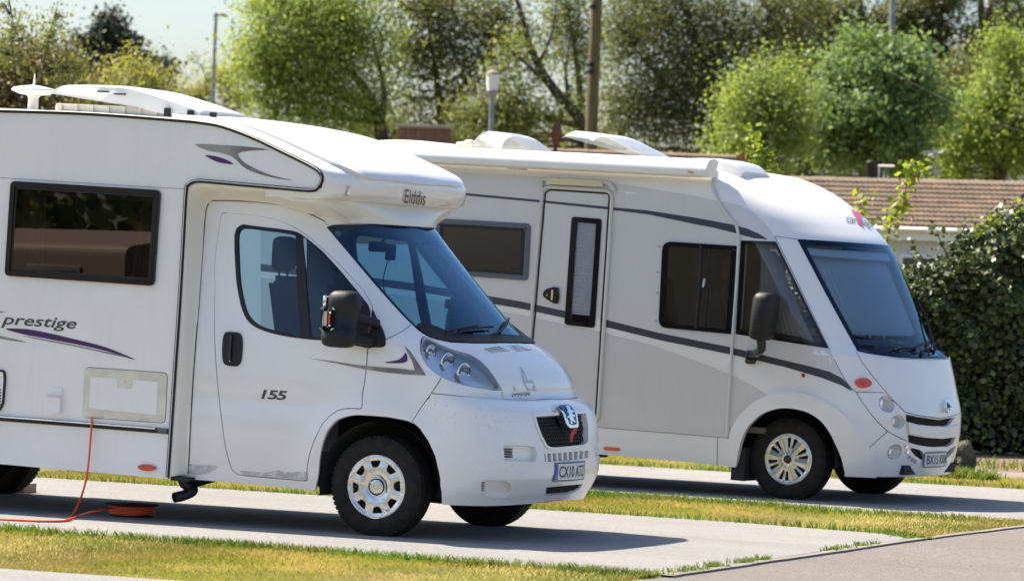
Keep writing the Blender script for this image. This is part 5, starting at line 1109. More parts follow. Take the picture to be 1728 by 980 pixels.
LM = {'bright': leafmat('leaf_bright', (0.21, 0.285, 0.06), (0.33, 0.39, 0.12), (0.165, 0.225, 0.05), 0.52), 'mid': leafmat('leaf_mid', (0.165, 0.2, 0.06), (0.26, 0.285, 0.1), (0.125, 0.15, 0.05), 0.47),
      'dark': leafmat('leaf_dark', (0.115, 0.135, 0.045), (0.2, 0.215, 0.085), (0.08, 0.095, 0.036), 0.40), 'conifer': leafmat('leaf_conifer', (0.024, 0.040, 0.020), (0.044, 0.061, 0.031), (0.018, 0.029, 0.015), .1),
      'maple': leafmat('leaf_maple', (0.15, 0.245, 0.085), (0.28, 0.37, 0.17), (0.115, 0.18, 0.055), 0.47), 'yellow': leafmat('leaf_yellow', (0.24, 0.265, 0.06), (0.34, 0.33, 0.11), (0.18, 0.19, 0.05), 0.52),
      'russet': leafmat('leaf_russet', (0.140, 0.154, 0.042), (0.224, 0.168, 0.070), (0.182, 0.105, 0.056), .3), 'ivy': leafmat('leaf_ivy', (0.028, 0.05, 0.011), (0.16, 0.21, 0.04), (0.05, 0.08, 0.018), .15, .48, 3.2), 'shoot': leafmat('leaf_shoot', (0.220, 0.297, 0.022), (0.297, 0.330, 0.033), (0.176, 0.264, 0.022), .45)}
def tree(name, label, D, lobes, lm, leaf, nl_, trunks, group=None, clump=.42, per=26, droop=1.0, seed=0, barkm='bark', twigs=70, inner=.42):
    nl = nl_*1.9; leaf = leaf*.90; r = np.random.default_rng(seed); s = FPX/D; b = trunks[0][0]; base = at_depth(b[0], b[1], D); base[2] = 0
    t = thing(name, label, 'tree', tuple(base), group=group); C_ = []; Nn = []; cl = []
    A = np.array([l[2]*l[3]*(l[4] if len(l) > 4 else 1) for l in lobes], float); A /= A.sum()
    subs = []
    for l, w_ in zip(lobes, A):
        c = at_depth(l[0], l[1], D); ax = np.array([l[2]/s, (l[2]+l[3])*.5/s, l[3]/s]); ns = int(np.clip(3+l[2]*l[3]/420, 4, 13))
        for q_ in range(ns):
            d = r.normal(0, 1, 3); d /= np.linalg.norm(d); q = d*ax*r.uniform(.3, 1.25)*np.array([1, 1, 1]); f = r.uniform(.20, .50); subs.append((c+q[0]*RT+q[1]*FW+q[2]*np.array([0, 0, 1.]), ax*f*np.array([1.15, 1.15, .8]), w_*f*f))
    wt = sum(q[2] for q in subs)
    for c, ax, w_ in subs:
        n = max(2, int(nl*w_/wt/per)); d = r.normal(0, 1, (n, 3)); d /= np.linalg.norm(d, axis=1)[:, None]; rr = r.uniform(0, 1, n)**inner
        q = d*rr[:, None]*ax; cc = c+q[:, :1]*RT+q[:, 1:2]*FW+q[:, 2:3]*np.array([0, 0, 1.]); cc += r.normal(0, .10, cc.shape); cl.append(cc)
        k = r.integers(int(per*.5), int(per*1.5), n); idx = np.repeat(np.arange(n), k); g = r.normal(0, 1, (len(idx), 3))*clump*np.array([1, 1, droop])*r.uniform(.5, 1.2, (len(idx), 1)); C_.append(cc[idx]+g)
        nn = d[idx]*.55+g/np.linalg.norm(g, axis=1)[:, None]*.4+r.normal(0, .55, g.shape)+np.array([0, 0, .35]); Nn.append(nn/np.linalg.norm(nn, axis=1)[:, None])
    C_ = np.concatenate(C_); Nn = np.concatenate(Nn); ok = C_[:, 2] > .3; leaf_mesh('crown', C_[ok]-base, Nn[ok], leaf, LM[lm], t, seed+1)
    m = MB(); pts_all = []
    for tr in trunks:
        P = np.array([at_depth(x, y, D) for x, y, *_ in tr]); R_ = [q[2] for q in tr]
        if tr is trunks[0]: P[0, 2] = 0
        P2 = catmull(np.concatenate([P, np.array(R_)[:, None]], 1), 5); m.tube(P2[:, :3]-base, list(np.maximum(P2[:, 3], .008)), 8, False); pts_all.append(P2[:, :3])
    PA = np.concatenate(pts_all); cl = np.concatenate(cl)
    cl = np.concatenate([np.array([q[0] for q in subs]), cl[r.permutation(len(cl))[:twigs]]])
    for c in cl:
        d = np.linalg.norm(PA-c, axis=1)+np.maximum(0, PA[:, 2]-c[2])*2; a = PA[np.argmin(d)]; k = (a+c)/2+r.normal(0, .12, 3)*np.linalg.norm(c-a)*.5; ln = np.linalg.norm(c-a); m.tube(catmull([a, k, c], 4)-base, list(np.linspace(.014+.013*ln, .007, 9)), 5, False)
    m.build('trunk', M[barkm], t); return t
TG = 'trees behind the parked motorhomes'
tree('russet_shrub', 'green and russet shrub with tall loose shoots beside the white roof aerial', 70, [(20, 150, 60, 50), (85, 140, 50, 50), (60, 112, 45, 34), (-20, 130, 50, 60), (20, 100, 30, 30), (110, 170, 40, 30)], 'russet', .085, 7000, [[(40, 500, .12), (42, 300, .1), (45, 150, .05)], [(42, 300, .06), (70, 150, .03), (84, 60, .015), (97, 12, .006)], [(42, 300, .06), (15, 150, .03), (18, 60, .012), (22, 28, .006)], [(42, 300, .05), (35, 120, .02), (40, 55, .008)]], TG, .28, 16, 1, 21, 'bark', 40)
tree('leafy_shrub', 'loose green leaves on upright shoots against the pale sky at far left', 68, [(93, 35, 11, 26), (80, 70, 12, 20), (20, 45, 11, 22), (40, 68, 12, 12), (12, 85, 18, 22), (0, 12, 6, 12), (100, 130, 28, 24), (120, 112, 18, 16)], 'mid', .075, 1500, [[(60, 500, .08), (62, 300, .05), (72, 120, .02), (95, 15, .006)], [(62, 300, .04), (25, 120, .015), (20, 30, .005)]], TG, .16, 9, 1, 22, 'bark', 16)
con = [(x_, y_, a_*1.22, b_*1.2) for x_, y_, a_, b_ in [(187, 28, 7, 16), (185, 52, 16, 12), (180, 72, 26, 12), (172, 92, 38, 12), (190, 100, 34, 12), (160, 110, 44, 12), (205, 118, 38, 12), (150, 130, 44, 14), (200, 138, 46, 14), (130, 105, 24, 10), (228, 100, 14, 12), (110, 118, 14, 8), (255, 112, 16, 12), (145, 75, 14, 10), (215, 75, 10, 10), (170, 155, 70, 16), (255, 135, 18, 18)]]
tree('cedar_tree', 'tall dark evergreen conifer standing against the pale sky', 135, con, 'conifer', .20, 13500, [[(188, 520, .35), (187, 250, .28), (186, 100, .15), (187, 14, .03)]], TG, .30, 22, .55, 23, 'bark', 50, .6)
tree('pale_shrub', 'soft pale green bush in front of the dark conifer', 86, [(215, 150, 60, 42), (272, 160, 40, 34), (165, 165, 46, 28), (235, 120, 30, 22), (300, 178, 25, 22)], 'yellow', .085, 6500, [[(220, 500, .12), (222, 250, .1), (225, 150, .05)]], TG, .30, 18, 1, 24)
tree('sparse_tree', 'thin yellowish green tree beside the slim street lamp', 165, [(335, 140, 34, 36), (375, 120, 34, 36), (312, 172, 30, 28), (390, 178, 34, 28), (350, 185, 40, 24), (405, 90, 16, 20)], 'yellow', .16, 3000, [[(370, 500, .14), (365, 250, .1), (355, 160, .05), (340, 110, .02)], [(365, 250, .06), (385, 150, .03), (400, 85, .012)]], TG, .34, 15, 1, 25, 'bark2', 60)
tree('willow_tree', 'large bright green rounded tree above the nearest motorhome cab', 112, [(520, 50, 95, 70), (468, 110, 50, 60), (585, 80, 70, 70), (520, 150, 85, 50), (436, 150, 34, 46), (590, 165, 64, 44), (635, 100, 28, 50), (480, 0, 50, 50), (580, 0, 60, 40), (540, 205, 90, 26), (440, 60, 26, 30), (445, 205, 40, 25)], 'bright', .115, 24000, [[(648, 560, .3), (646, 300, .24), (640, 205, .18), (615, 150, .12), (570, 90, .07), (530, 20, .03)], [(640, 215, .12), (648, 160, .08), (630, 70, .04), (600, 0, .02)], [(630, 185, .1), (570, 165, .06), (500, 130, .03), (450, 110, .012)], [(636, 205, .09), (560, 200, .05), (470, 190, .02)]], TG, .42, 28, 1.1, 26, 'bark', 90)
tree('alder_tree', 'dark green open tree with sky showing through its boughs', 118, [(730, 20, 80, 46), (700, 90, 52, 46), (765, 80, 52, 44), (690, 150, 38, 30), (745, 140, 46, 30), (815, 40, 52, 46), (850, 95, 40, 34), (790, 150, 30, 22), (720, 190, 44, 22), (690, 215, 36, 20), (870, 30, 36, 30), (905, 60, 24, 26)], 'dark', .13, 9500, [[(760, 560, .25), (755, 300, .2), (745, 200, .14), (735, 120, .09), (720, 20, .04)], [(745, 200, .1), (790, 130, .06), (820, 50, .03)]], TG, .40, 22, .9, 27, 'bark', 110, .5)
tree('leaning_tree', 'tree with thick dark boughs arching beside the wooden pole', 112, [(850, 185, 44, 34, .8), (880, 140, 26, 26, .6), (810, 200, 34, 26), (905, 200, 40, 26, .6), (960, 190, 26, 30, .5), (875, 75, 26, 26), (920, 120, 22, 22, .5), (840, 120, 20, 16), (870, 235, 60, 16)], 'mid', .12, 4300, [[(1010, 560, .26), (1000, 320, .22), (985, 215, .18), (940, 158, .15), (908, 110, .12), (890, 60, .09), (872, 0, .06), (860, -40, .04)], [(940, 158, .08), (890, 110, .05), (850, 70, .03), (820, 20, .015)], [(985, 215, .1), (915, 195, .06), (860, 160, .03), (820, 150, .012)], [(908, 110, .07), (930, 60, .04), (940, 0, .02)], [(960, 180, .07), (955, 120, .04), (965, 50, .02)]], TG, .36, 16, .9, 28, 'bark', 120, .6)
tree('osier_tree', 'thin olive green willow just left of the wooden pole', 122, [(955, 40, 46, 50), (980, 120, 30, 60), (940, -5, 40, 30), (975, 200, 26, 40), (1000, 60, 20, 60), (915, 10, 26, 26)], 'mid', .11, 4200, [[(985, 560, .2), (982, 250, .16), (975, 120, .09), (955, 0, .03)], [(982, 250, .07), (960, 150, .04), (935, 40, .012)]], TG, .34, 18, 1.9, 29, 'bark', 60, .6)
tree('weeping_willow', 'broad dark drooping willow filling the sky right of the wooden pole', 128, [(1080, 50, 70, 60), (1170, 30, 80, 60), (1110, 130, 80, 60), (1060, 190, 44, 50), (1200, 120, 80, 70), (1270, 50, 80, 60), (1150, 210, 90, 44), (1240, 190, 60, 60), (1330, 40, 50, 50), (1310, 110, 50, 50), (1040, 100, 26, 60), (1120, -10, 90, 30), (1290, -10, 80, 30)], 'dark', .13, 27000, [[(1230, 560, .4), (1225, 300, .35), (1210, 180, .25), (1180, 80, .14), (1150, 0, .08)], [(1215, 200, .16), (1270, 110, .1), (1300, 20, .05)], [(1218, 230, .14), (1130, 150, .08), (1070, 80, .03)]], TG, .42, 26, 1.8, 30, 'bark', 100, .5)
tree('olive_shrub', 'light olive bush left of the bright maple', 100, [(1290, 175, 56, 50), (1250, 235, 40, 40), (1320, 230, 46, 50), (1275, 270, 70, 24), (1340, 160, 26, 36), (1300, 125, 26, 26)], 'bright', .10, 11500, [[(1290, 560, .14), (1290, 280, .11), (1292, 190, .06), (1295, 130, .02)], [(1290, 290, .06), (1255, 230, .03)], [(1290, 290, .06), (1330, 215, .03)]], TG, .34, 20, 1.2, 31, 'bark', 50)
tree('maple_tree', 'rounded fresh green maple above the tiled roof', 104, [(1470, 105, 66, 40), (1420, 160, 54, 50), (1530, 155, 54, 50), (1465, 200, 76, 50), (1478, 75, 30, 22), (1385, 220, 30, 40), (1545, 225, 40, 44), (1575, 165, 28, 26), (1400, 110, 22, 20), (1470, 260, 80, 30), (1590, 200, 20, 20)], 'maple', .15, 17000, [[(1480, 560, .22), (1478, 300, .18), (1475, 220, .12), (1470, 120, .05)], [(1478, 280, .1), (1430, 190, .05), (1400, 140, .02)], [(1478, 280, .1), (1530, 200, .05), (1550, 140, .02)]], TG, .33, 24, .8, 32, 'bark', 60)
tree('lime_tree', 'yellowish green tree at the right edge behind the tiled roof', 108, [(1680, 160, 60, 50), (1715, 110, 46, 44), (1640, 220, 54, 44), (1715, 230, 44, 60), (1610, 200, 30, 30), (1660, 270, 60, 28), (1760, 170, 60, 80), (1590, 275, 40, 26)], 'bright', .12, 17000, [[(1690, 560, .2), (1688, 300, .17), (1690, 200, .1), (1700, 110, .04)], [(1688, 300, .08), (1640, 220, .04)]], TG, .36, 24, 1, 33, 'bark', 60)
for k, (tx, lob, lab) in enumerate(((1352, [(1350, 20, 50, 40), (1385, 60, 40, 40), (1365, 110, 44, 36), (1330, -10, 50, 30), (1400, 5, 30, 24), (1430, 50, 36, 40)], 'dark woodland tree left of the grey metal pole'), (1592, [(1560, 40, 44, 40), (1590, 95, 44, 36), (1540, 10, 40, 26), (1500, 40, 36, 34), (1575, 140, 50, 24), (1610, 10, 24, 26), (1625, 125, 30, 26), (1535, 80, 24, 30)], 'dark woodland tree right of the grey metal pole'), (1662, [(1700, 20, 40, 26), (1650, 130, 36, 30), (1728, 60, 36, 26), (1680, 60, 40, 34), (1690, 100, 34, 24), (1640, 60, 14, 20), (1600, -20, 40, 20)], 'dark woodland tree with a pale forked trunk at upper right'))):
    tr = [[(tx+4, 560, .3), (tx+3, 250, .25), (tx, 100, .19), (tx-6, 20, .15), (tx-10, -60, .1)]]
    if k == 2: tr.append([(tx+1, 40, .12), (tx+10, 5, .1), (tx+14, -50, .07)])
    if k == 0: tr.append([(1462, 560, .2), (1460, 250, .18), (1455, 60, .15), (1448, -40, .1)])
    if k == 1: tr.append([(1535, 560, .16), (1533, 250, .15), (1530, 60, .13), (1530, -40, .1)])
    tree('woodland_tree', lab, 155, lob, 'dark', .16, 9500, tr, 'dark woodland trees at upper right', .42, 20, 1, 40+k, 'bark2' if k == 2 else 'bark', 50, .5)
tree('woodland_tree', 'dark foliage low behind the maple and the tiled roof', 150, [(1400, 240, 60, 60), (1500, 260, 80, 50), (1600, 250, 70, 60), (1700, 250, 70, 60), (1330, 270, 60, 40), (1620, 170, 60, 50), (1470, 170, 90, 60)], 'dark', .18, 19000, [[(1500, 560, .2), (1500, 300, .18), (1502, 200, .1)]], TG, .5, 26, 1, 50, 'bark', 40)
tree('woodland_tree', 'dark foliage low behind the alder and the brick chimney', 140, [(690, 225, 60, 22), (790, 230, 60, 20), (900, 240, 70, 18), (1000, 235, 50, 24), (620, 215, 40, 22)], 'dark', .14, 5200, [[(800, 560, .15), (800, 300, .12), (802, 240, .08)]], TG, .4, 20, 1, 51, 'bark', 20)

# ---- ivy hedge: dark woody mass with leaves standing off it
Dh = 46.0; hb_ = at_depth(1640, 775, Dh); hb_[2] = 0
hedge = thing('ivy_hedge', 'tall ivy covered hedge with dark shaded face at the right edge', 'hedge', (float(hb_[0]), float(hb_[1]), 0))
HX = [(-4.6, 1.7), (-1.6, 1.72), (-.85, 1.9), (-.55, 2.02), (-.2, 2.28), (.0, 2.36), (.12, 2.50), (.35, 2.55), (.5, 2.74), (.8, 2.8), (1.2, 2.95), (2.6, 3.0)]
def htop(x): return np.interp(x, [a for a, b in HX], [b for a, b in HX])
def hpt(x, d, z): return np.array(RT*[1, 1, 0])*x+np.array(FW*[1, 1, 0])*d+np.array([0, 0, z])
r = np.random.default_rng(77); V = []; F = []; nx, nz = 60, 26
for i in range(nx):
    x = -4.6+7.2*i/(nx-1); H_ = float(htop(x))-.16
    for j in range(nz):
        t = j/(nz-1)
        if t < .6: z = H_*t/.6; d = .26-.25*math.sin(math.pi*t/.6)*.6
        else: z = H_-.25*((t-.6)/.4)**2; d = (t-.6)/.4*1.9
        V.append(hpt(x, d+r.normal(0, .05)+.12*math.sin(x*3.1)+.08*math.sin(z*4+x*5), max(0, z+r.normal(0, .04))))
F = [(i*nz+j, (i+1)*nz+j, (i+1)*nz+j+1, i*nz+j+1) for i in range(nx-1) for j in range(nz-1)]
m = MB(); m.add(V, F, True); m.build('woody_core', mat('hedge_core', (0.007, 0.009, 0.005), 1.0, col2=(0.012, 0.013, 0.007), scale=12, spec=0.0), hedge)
n = 46000; x = r.uniform(-4.6, 2.6, n); top = htop(x); t = r.uniform(0, 1, n)**.6; z = t*top; lump = .16*np.sin(x*3.1)+.10*np.sin(z*4+x*5)+.12*np.sin(x*7.3+2)*np.sin(z*6.1); d = -.06+.0*x-lump*.5+r.normal(0, .07, n)-.22*np.sin(np.pi*np.clip(t, 0, 1))*.6-.34*np.clip((t-.62)/.38, 0, 1)**1.4*r.uniform(0, 1, n)-.22*(np.sin(x*5.3+z*2.1)*np.sin(z*5.7+x*1.9) > .45)*r.uniform(0, 1, n)
P = hpt(0, 0, 0)+np.outer(x, RT*[1, 1, 0])+np.outer(d, FW*[1, 1, 0])+np.outer(z, [0, 0, 1]); nn = np.outer(np.ones(n), -FW)*.8+r.normal(0, .5, (n, 3))+np.array([0, 0, .5])
n2 = 26000; x = r.uniform(-4.6, 2.6, n2); d = r.uniform(-.15, 1.6, n2); z = htop(x)+.10*np.sin(x*9+d*3)*np.sin(d*5+x*4)+r.normal(0, .09, n2)-.15*d+np.abs(r.normal(0, .06, n2))
P2 = np.outer(x, RT*[1, 1, 0])+np.outer(d, FW*[1, 1, 0])+np.outer(z, [0, 0, 1]); nn2 = r.normal(0, .5, (n2, 3))+np.array([0, 0, .9])-FW*.3
P = np.concatenate([P, P2]); nn = np.concatenate([nn, nn2]); nn /= np.linalg.norm(nn, axis=1)[:, None]
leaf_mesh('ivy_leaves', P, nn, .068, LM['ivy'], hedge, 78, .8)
def shoot(parent, base, pts, D, seed, nleaf=40, sz=.07, name='shoot', lm='shoot', org=(0, 0, 0)):
    r = np.random.default_rng(seed); P = np.array([at_depth(x, y, D) for x, y in pts])-np.array(base); C2 = catmull(P, 6); m = MB(); m.tube(C2, list(np.linspace(.010, .004, len(C2))), 5, False); o = m.build(name, M['bark2'], parent)
    k = r.integers(len(C2)//4, len(C2), nleaf); c = C2[k]+r.normal(0, .055, (nleaf, 3)); nn = r.normal(0, .6, (nleaf, 3))+np.array([0, 0, .7])-FW*.3; nn /= np.linalg.norm(nn, axis=1)[:, None]; leaf_mesh('leaves', c, nn, sz, LM[lm], o, seed+1, .75); return o
hb3 = np.array([hb_[0], hb_[1], 0])
for k, pts in enumerate(([(1600, 430), (1588, 410), (1580, 385)], [(1660, 410), (1652, 392), (1655, 372)], [(1625, 420), (1622, 395), (1632, 375)], [(1700, 400), (1712, 370), (1720, 345)], [(1560, 440), (1548, 425), (1535, 415)], [(1690, 395), (1680, 380), (1672, 362)])): shoot(hedge, hb3, pts, Dh-.1, 300+k, 26, .065, lm='shoot' if k % 2 else 'ivy')
sp = at_depth(1500, 700, 44.0); sp[2] = 0; sap = thing('sapling', 'spindly sapling with bright yellow green leaves in front of the tiled roof', 'sapling', tuple(sp))
shoot(sap, sp, [(1492, 600), (1496, 460), (1494, 420), (1505, 375), (1520, 350), (1527, 332), (1531, 300), (1536, 285), (1545, 278)], 44.0, 310, 150, .075, 'stem'); shoot(sap, sp, [(1494, 420), (1500, 395), (1507, 370), (1515, 345)], 44, 311, 60, .07, 'stem'); shoot(sap, sp, [(1533, 296), (1548, 288), (1562, 283)], 44, 316, 30, .07, 'stem')
sp = at_depth(1450, 700, 44.5); sp[2] = 0; sap = thing('sapling', 'short leafy shoot rising just above the motorhome brow', 'sapling', tuple(sp)); shoot(sap, sp, [(1470, 620), (1466, 440), (1462, 380), (1452, 350), (1458, 325)], 44.5, 312, 60, .07, 'stem')
sp = at_depth(1282, 700, 46.0); sp[2] = 0; sap = thing('sapling', 'bright green leafy shoot behind the roof vents of the farther motorhome', 'sapling', tuple(sp)); shoot(sap, sp, [(1285, 600), (1284, 330), (1280, 285), (1274, 255), (1272, 222)], 46, 313, 110, .075, 'stem'); shoot(sap, sp, [(1283, 300), (1290, 270), (1298, 262)], 46, 314, 40, .07, 'stem')
# boulder
bo_ = ground(1606, 806); bm = bmesh.new(); bmesh.ops.create_icosphere(bm, subdivisions=4, radius=1.0)
from mathutils import noise as mnoise
for v in bm.verts:
    k = 1+.22*mnoise.noise(v.co*1.7)+.10*mnoise.noise(v.co*4.1)+.05*mnoise.noise(v.co*9); v.co = Vector((v.co.x*.20*k, v.co.y*.2*k, max(-.06, v.co.z*.25*k)))
m = MB(); m.bm(bm, True); o = m.build('boulder', mat('boulder_stone', (0.13, 0.105, 0.075), 0.9, col2=(0.06, 0.055, 0.035), scale=9, bump=(20, .03))); o.location = (float(bo_[0]), float(bo_[1])+.15, .12); tag(o, 'brown mossy boulder on the verge below the hedge', 'boulder')

# ================================================================== BUILDINGS
M['tile'] = mat('roof_tile', (0.185, 0.142, 0.095), 0.85, col2=(0.13, 0.095, 0.07), scale=2.2, bump=(40, .004)); M['tile2'] = mat('roof_tile_lichen', (0.22, 0.16, 0.11), 0.85, col2=(0.27, 0.15, 0.07), scale=7, lo=.52, hi=.7); M['tile3'] = mat('roof_tile_dark', (0.155, 0.115, 0.085), 0.85, col2=(0.20, 0.15, 0.11), scale=4)
M['wall'] = mat('rendered_wall', (0.62, 0.61, 0.63), 0.9, col2=(0.55, 0.54, 0.56), scale=3); M['fascia'] = mat('white_fascia', (0.74, 0.74, 0.75), 0.5); M['brick'] = mat('brick', (0.22, 0.10, 0.07), 0.9, col2=(0.15, 0.075, 0.055), scale=9); M['mortar'] = mat('mortar', (0.30, 0.27, 0.24), 0.95)
M['post'] = mat('galvanised_steel', (0.26, 0.28, 0.31), 0.5, 0.4, col2=(0.20, 0.21, 0.23), scale=5); M['pole'] = mat('weathered_pole', (0.15, 0.115, 0.06), 0.9, col2=(0.09, 0.085, 0.03), scale=2.2, stretch=(4, 4, .5), bump=(30, .01)); M['window'] = mat('dark_window', (0.05, 0.06, 0.07), 0.08)
M['lamp_glass'] = mat('frosted_lamp', (0.75, 0.73, 0.75), 0.35); M['terracotta'] = mat('terracotta', (0.32, 0.13, 0.06), 0.8)
def tile_mesh():
    V = []; F = []; n = 13; w = .30; Lg = .40
    for k in range(n):
        t = k/(n-1); x = t*w; ph = (t*2) % 1.0; z = .026*max(0, math.sin(math.pi*min(1, ph/.62)))**1.2 if ph < .62 else 0.0
        V += [(x, 0, z+.068), (x, Lg, z+.004), (x, 0, z+.008)]
    for k in range(n-1): F += [(3*k, 3*k+3, 3*k+4, 3*k+1), (3*k+2, 3*k+5, 3*k+3, 3*k)]
    me = bpy.data.meshes.new('roof_tile'); me.from_pydata(V, [], F); me.update(); return me
a = at_depth(1375, 302, 97.0); b = at_depth(1728, 310, 94.2); ex = b-a; ex[2] = 0; ex /= np.linalg.norm(ex); ang = math.atan2(ex[1], ex[0]); zr = float(a[2]); eyv = np.array([ex[1], -ex[0], 0])
house = thing('house', 'low white house under a brown interlocking tile roof at right', 'house', (float(a[0]), float(a[1]), 0), (0, 0, ang))
x0, x1 = -1.2, 7.5; run = 2.85; drop = run*math.tan(R(22)); ze = zr-drop; sl = math.hypot(run, drop)
m = MB(); m.add([(x0, 0, zr-.03), (x1, 0, zr-.03), (x1, -run, ze-.03), (x0, -run, ze-.03), (x0, run, ze-.03), (x1, run, ze-.03)], [(0, 1, 2, 3), (1, 0, 4, 5)]); roof = m.build('roof', M['tile3'], house)
tm = tile_mesh(); tms = []
for mm in ('tile', 'tile2', 'tile3'): q = tm.copy(); q.materials.append(M[mm]); tms.append(q)
pitch = math.atan2(drop, run); rr = random.Random(5); rows = 10; gauge = sl/rows
for j in range(rows):
    for i in range(29):
        s_ = sl-(j)*gauge; o = bpy.data.objects.new('roof_tile', tms[rr.choice([0, 0, 1, 2, 2])]); link(o, roof)
        y = -s_*math.cos(pitch); z = zr-s_*math.sin(pitch); o.location = (x0+i*.30+(.15 if j % 2 else 0)*0, y, z+rr.uniform(0, .006)); o.rotation_euler = (pitch, 0, rr.uniform(-.004, .004))
m = MB()
for i in range(20):
    m = MB(); m.lathe([(.10, 0), (.105, .44)], (0, 0, 0), 'X', 10, True, 0, math.pi); o = m.build('ridge_tile', M['tile3'], roof); o.location = (x0+i*.44, 0, zr-.05)
m = MB(); m.box((x0, -run+.10, ze-.30), (x1, -run+.14, ze-.02)); m.build('fascia', M['fascia'], house)
m = MB(); m.tube([(x0, -run-.02, ze-.05), (x1, -run-.02, ze-.05)], .055, 8); 
for xx in (1.9, 4.4): m.box((xx, -run-.09, ze-.12), (xx+.05, -run+.02, ze-.0))
m.build('gutter', M['fascia'], house)
m = MB(); m.box((x0, -run+.35, 0), (x1, run-.35, ze-.05)); m.build('wall', M['wall'], house)
xw = float((at_depth(1570, 420, 93)-a)@ex); m = MB(); m.box((xw-.6, -run+.31, ze-1.5), (xw+.5, -run+.36, ze-.62)); w_ = m.build('window', M['fascia'], house); m = MB(); m.box((xw-.52, -run+.295, ze-1.42), (xw+.42, -run+.309, ze-.70)); m.build('pane', M['window'], w_)
fx = float((at_depth(1492, 300, 97)-a)@ex); m = MB(); m.lathe([(.10, -.2), (.10, .38), (.115, .40), (.115, .44), (.08, .47), (.01, .48)], (fx, .1, zr), 'Z', 16); m.build('flue_pipe', M['black'], house)
m = MB(); m.tube([(fx+.22, .1, zr-.1), (fx+.22, .1, zr+.36)], .022, 6); m.tube([(fx+.2, .1, zr+.35), (fx+.62, .1, zr+.35)], .025, 6); m.build('flue_bracket', M['fascia'], house)
axx = float((at_depth(1622, 300, 97)-a)@ex); m = MB(); m.tube([(axx, .3, zr-.2), (axx+.02, .3, zr+.75)], .02, 6)
for k in range(5): m.tube([(axx-.35, .3-.0*k, zr+.10+.05*k), (axx+.18, .3, zr+.20+.05*k)], .014, 5)
m.tube([(axx-.25, .1, zr+.68), (axx+.15, .5, zr+.74)], .025, 6); m.tube([(axx-.2, .3, zr+.62), (axx+.2, .3, zr+.72)], .02, 6); m.build('television_aerial', M['post'], house)
# house with the brick chimney
Dc = 92.0; p = at_depth(712, 232, Dc); sc_ = FPX/Dc; ang2 = math.atan2(RT[1], RT[0])-.18
h2 = thing('house', 'house behind the motorhomes of which only a brick chimney shows', 'house', (float(p[0]), float(p[1]), 0), (0, 0, ang2)); zt = float(at_depth(712, 212, Dc)[2])
m = MB(); m.prism([(-4, 0), (4, 0), (4, zt-1.1), (0, zt-.55), (-4, zt-1.1)], -.2, 7, 'Y'); m.build('wall', M['wall'], h2)
m = MB(); m.add([(-4.3, -.4, zt-1.15), (0, -.4, zt-.5), (0, 7.2, zt-.5), (-4.3, 7.2, zt-1.15), (4.3, -.4, zt-1.15), (4.3, 7.2, zt-1.15)], [(0, 1, 2, 3), (1, 4, 5, 2)]); m.build('roof', M['tile3'], h2)
ch = MB(); ch.box((-.55, .02, zt-.6), (.55, .60, zt-.06)); chm = ch.build('chimney', M['mortar'], h2); bme = MB().box((0, 0, 0), (.215, .1025, .065), .004).build('brick', M['brick'], chm); bmesh_data = bme.data; bpy.data.objects.remove(bme)
for j in range(7):
    zz = zt-.60+j*.077
    for k in range(5):
        o = link(bpy.data.objects.new('brick', bmesh_data), chm); o.location = (-.57+k*.228+(.0 if j % 2 else -.0), 0.005, zz)
    for k in range(3): o = link(bpy.data.objects.new('brick', bmesh_data), chm); o.location = (.57, .02+k*.2, zz); o.rotation_euler = (0, 0, math.pi/2)
    for k in range(3): o = link(bpy.data.objects.new('brick', bmesh_data), chm); o.location = (-.47, .02+k*.2, zz); o.rotation_euler = (0, 0, math.pi/2)
m = MB(); m.box((-.62, -.04, zt-.055), (.62, .66, zt+.02), .01); m.build('chimney_cap', M['mortar'], chm)
# bungalow roof end with a terracotta finial
Db = 74.0; p = at_depth(1256, 268, Db); h3 = thing('bungalow', 'bungalow roof ridge with terracotta end finial behind the farther motorhome', 'bungalow', (float(p[0]), float(p[1]), 0), (0, 0, math.atan2(RT[1], RT[0])-.05)); zz = float(p[2])
m = MB(); m.add([(-6, 0, zz), (0, 0, zz), (0, -2.6, zz-1.1), (-6, -2.6, zz-1.1), (-6, 2.6, zz-1.1), (0, 2.6, zz-1.1)], [(0, 1, 2, 3), (1, 0, 4, 5)]); rf = m.build('roof', M['tile'], h3)
for i in range(13): m = MB(); m.lathe([(.09, 0), (.095, .44)], (-6+i*.45, 0, zz-.03), 'X', 10, True, 0, math.pi); m.build('ridge_tile', M['tile2'], rf)
m = MB(); m.prism([(-.22, zz-.02), (.06, zz-.1), (.07, zz+.02), (.02, zz+.15), (-.05, zz+.12), (-.12, zz+.04)], -.09, .09, 'Y'); m.build('finial', M['terracotta'], rf)
m = MB(); m.prism([(-2.4, 0), (2.4, 0), (2.4, zz-1.05), (0, zz-.04), (-2.4, zz-1.05)], -5.9, -.1, 'X'); m.build('wall', M['wall'], h3)
# rusty ornament
p = at_depth(937, 252, 70.0); m = MB(); q = catmull([(0, .0), (.09, .14), (.11, .28), (.07, .42), (.0, .52), (-.06, .38), (-.08, .2)], 4, True); m.prism(q, -.03, .03, 'Y'); o = m.build('garden_ornament', mat('rust', (0.20, 0.075, 0.045), 0.85, col2=(0.11, 0.045, 0.03), scale=14)); o.location = (float(p[0]), float(p[1]), float(p[2])); o.rotation_euler = (0, 0, math.atan2(RT[1], RT[0])); tag(o, 'rust brown leaf shaped finial between the roof domes and the wooden pole', 'finial')
m = MB(); m.tube([(0, 0, -float(p[2])), (0, 0, .1)], .035, 8); o2 = m.build('post', M['black'], o)

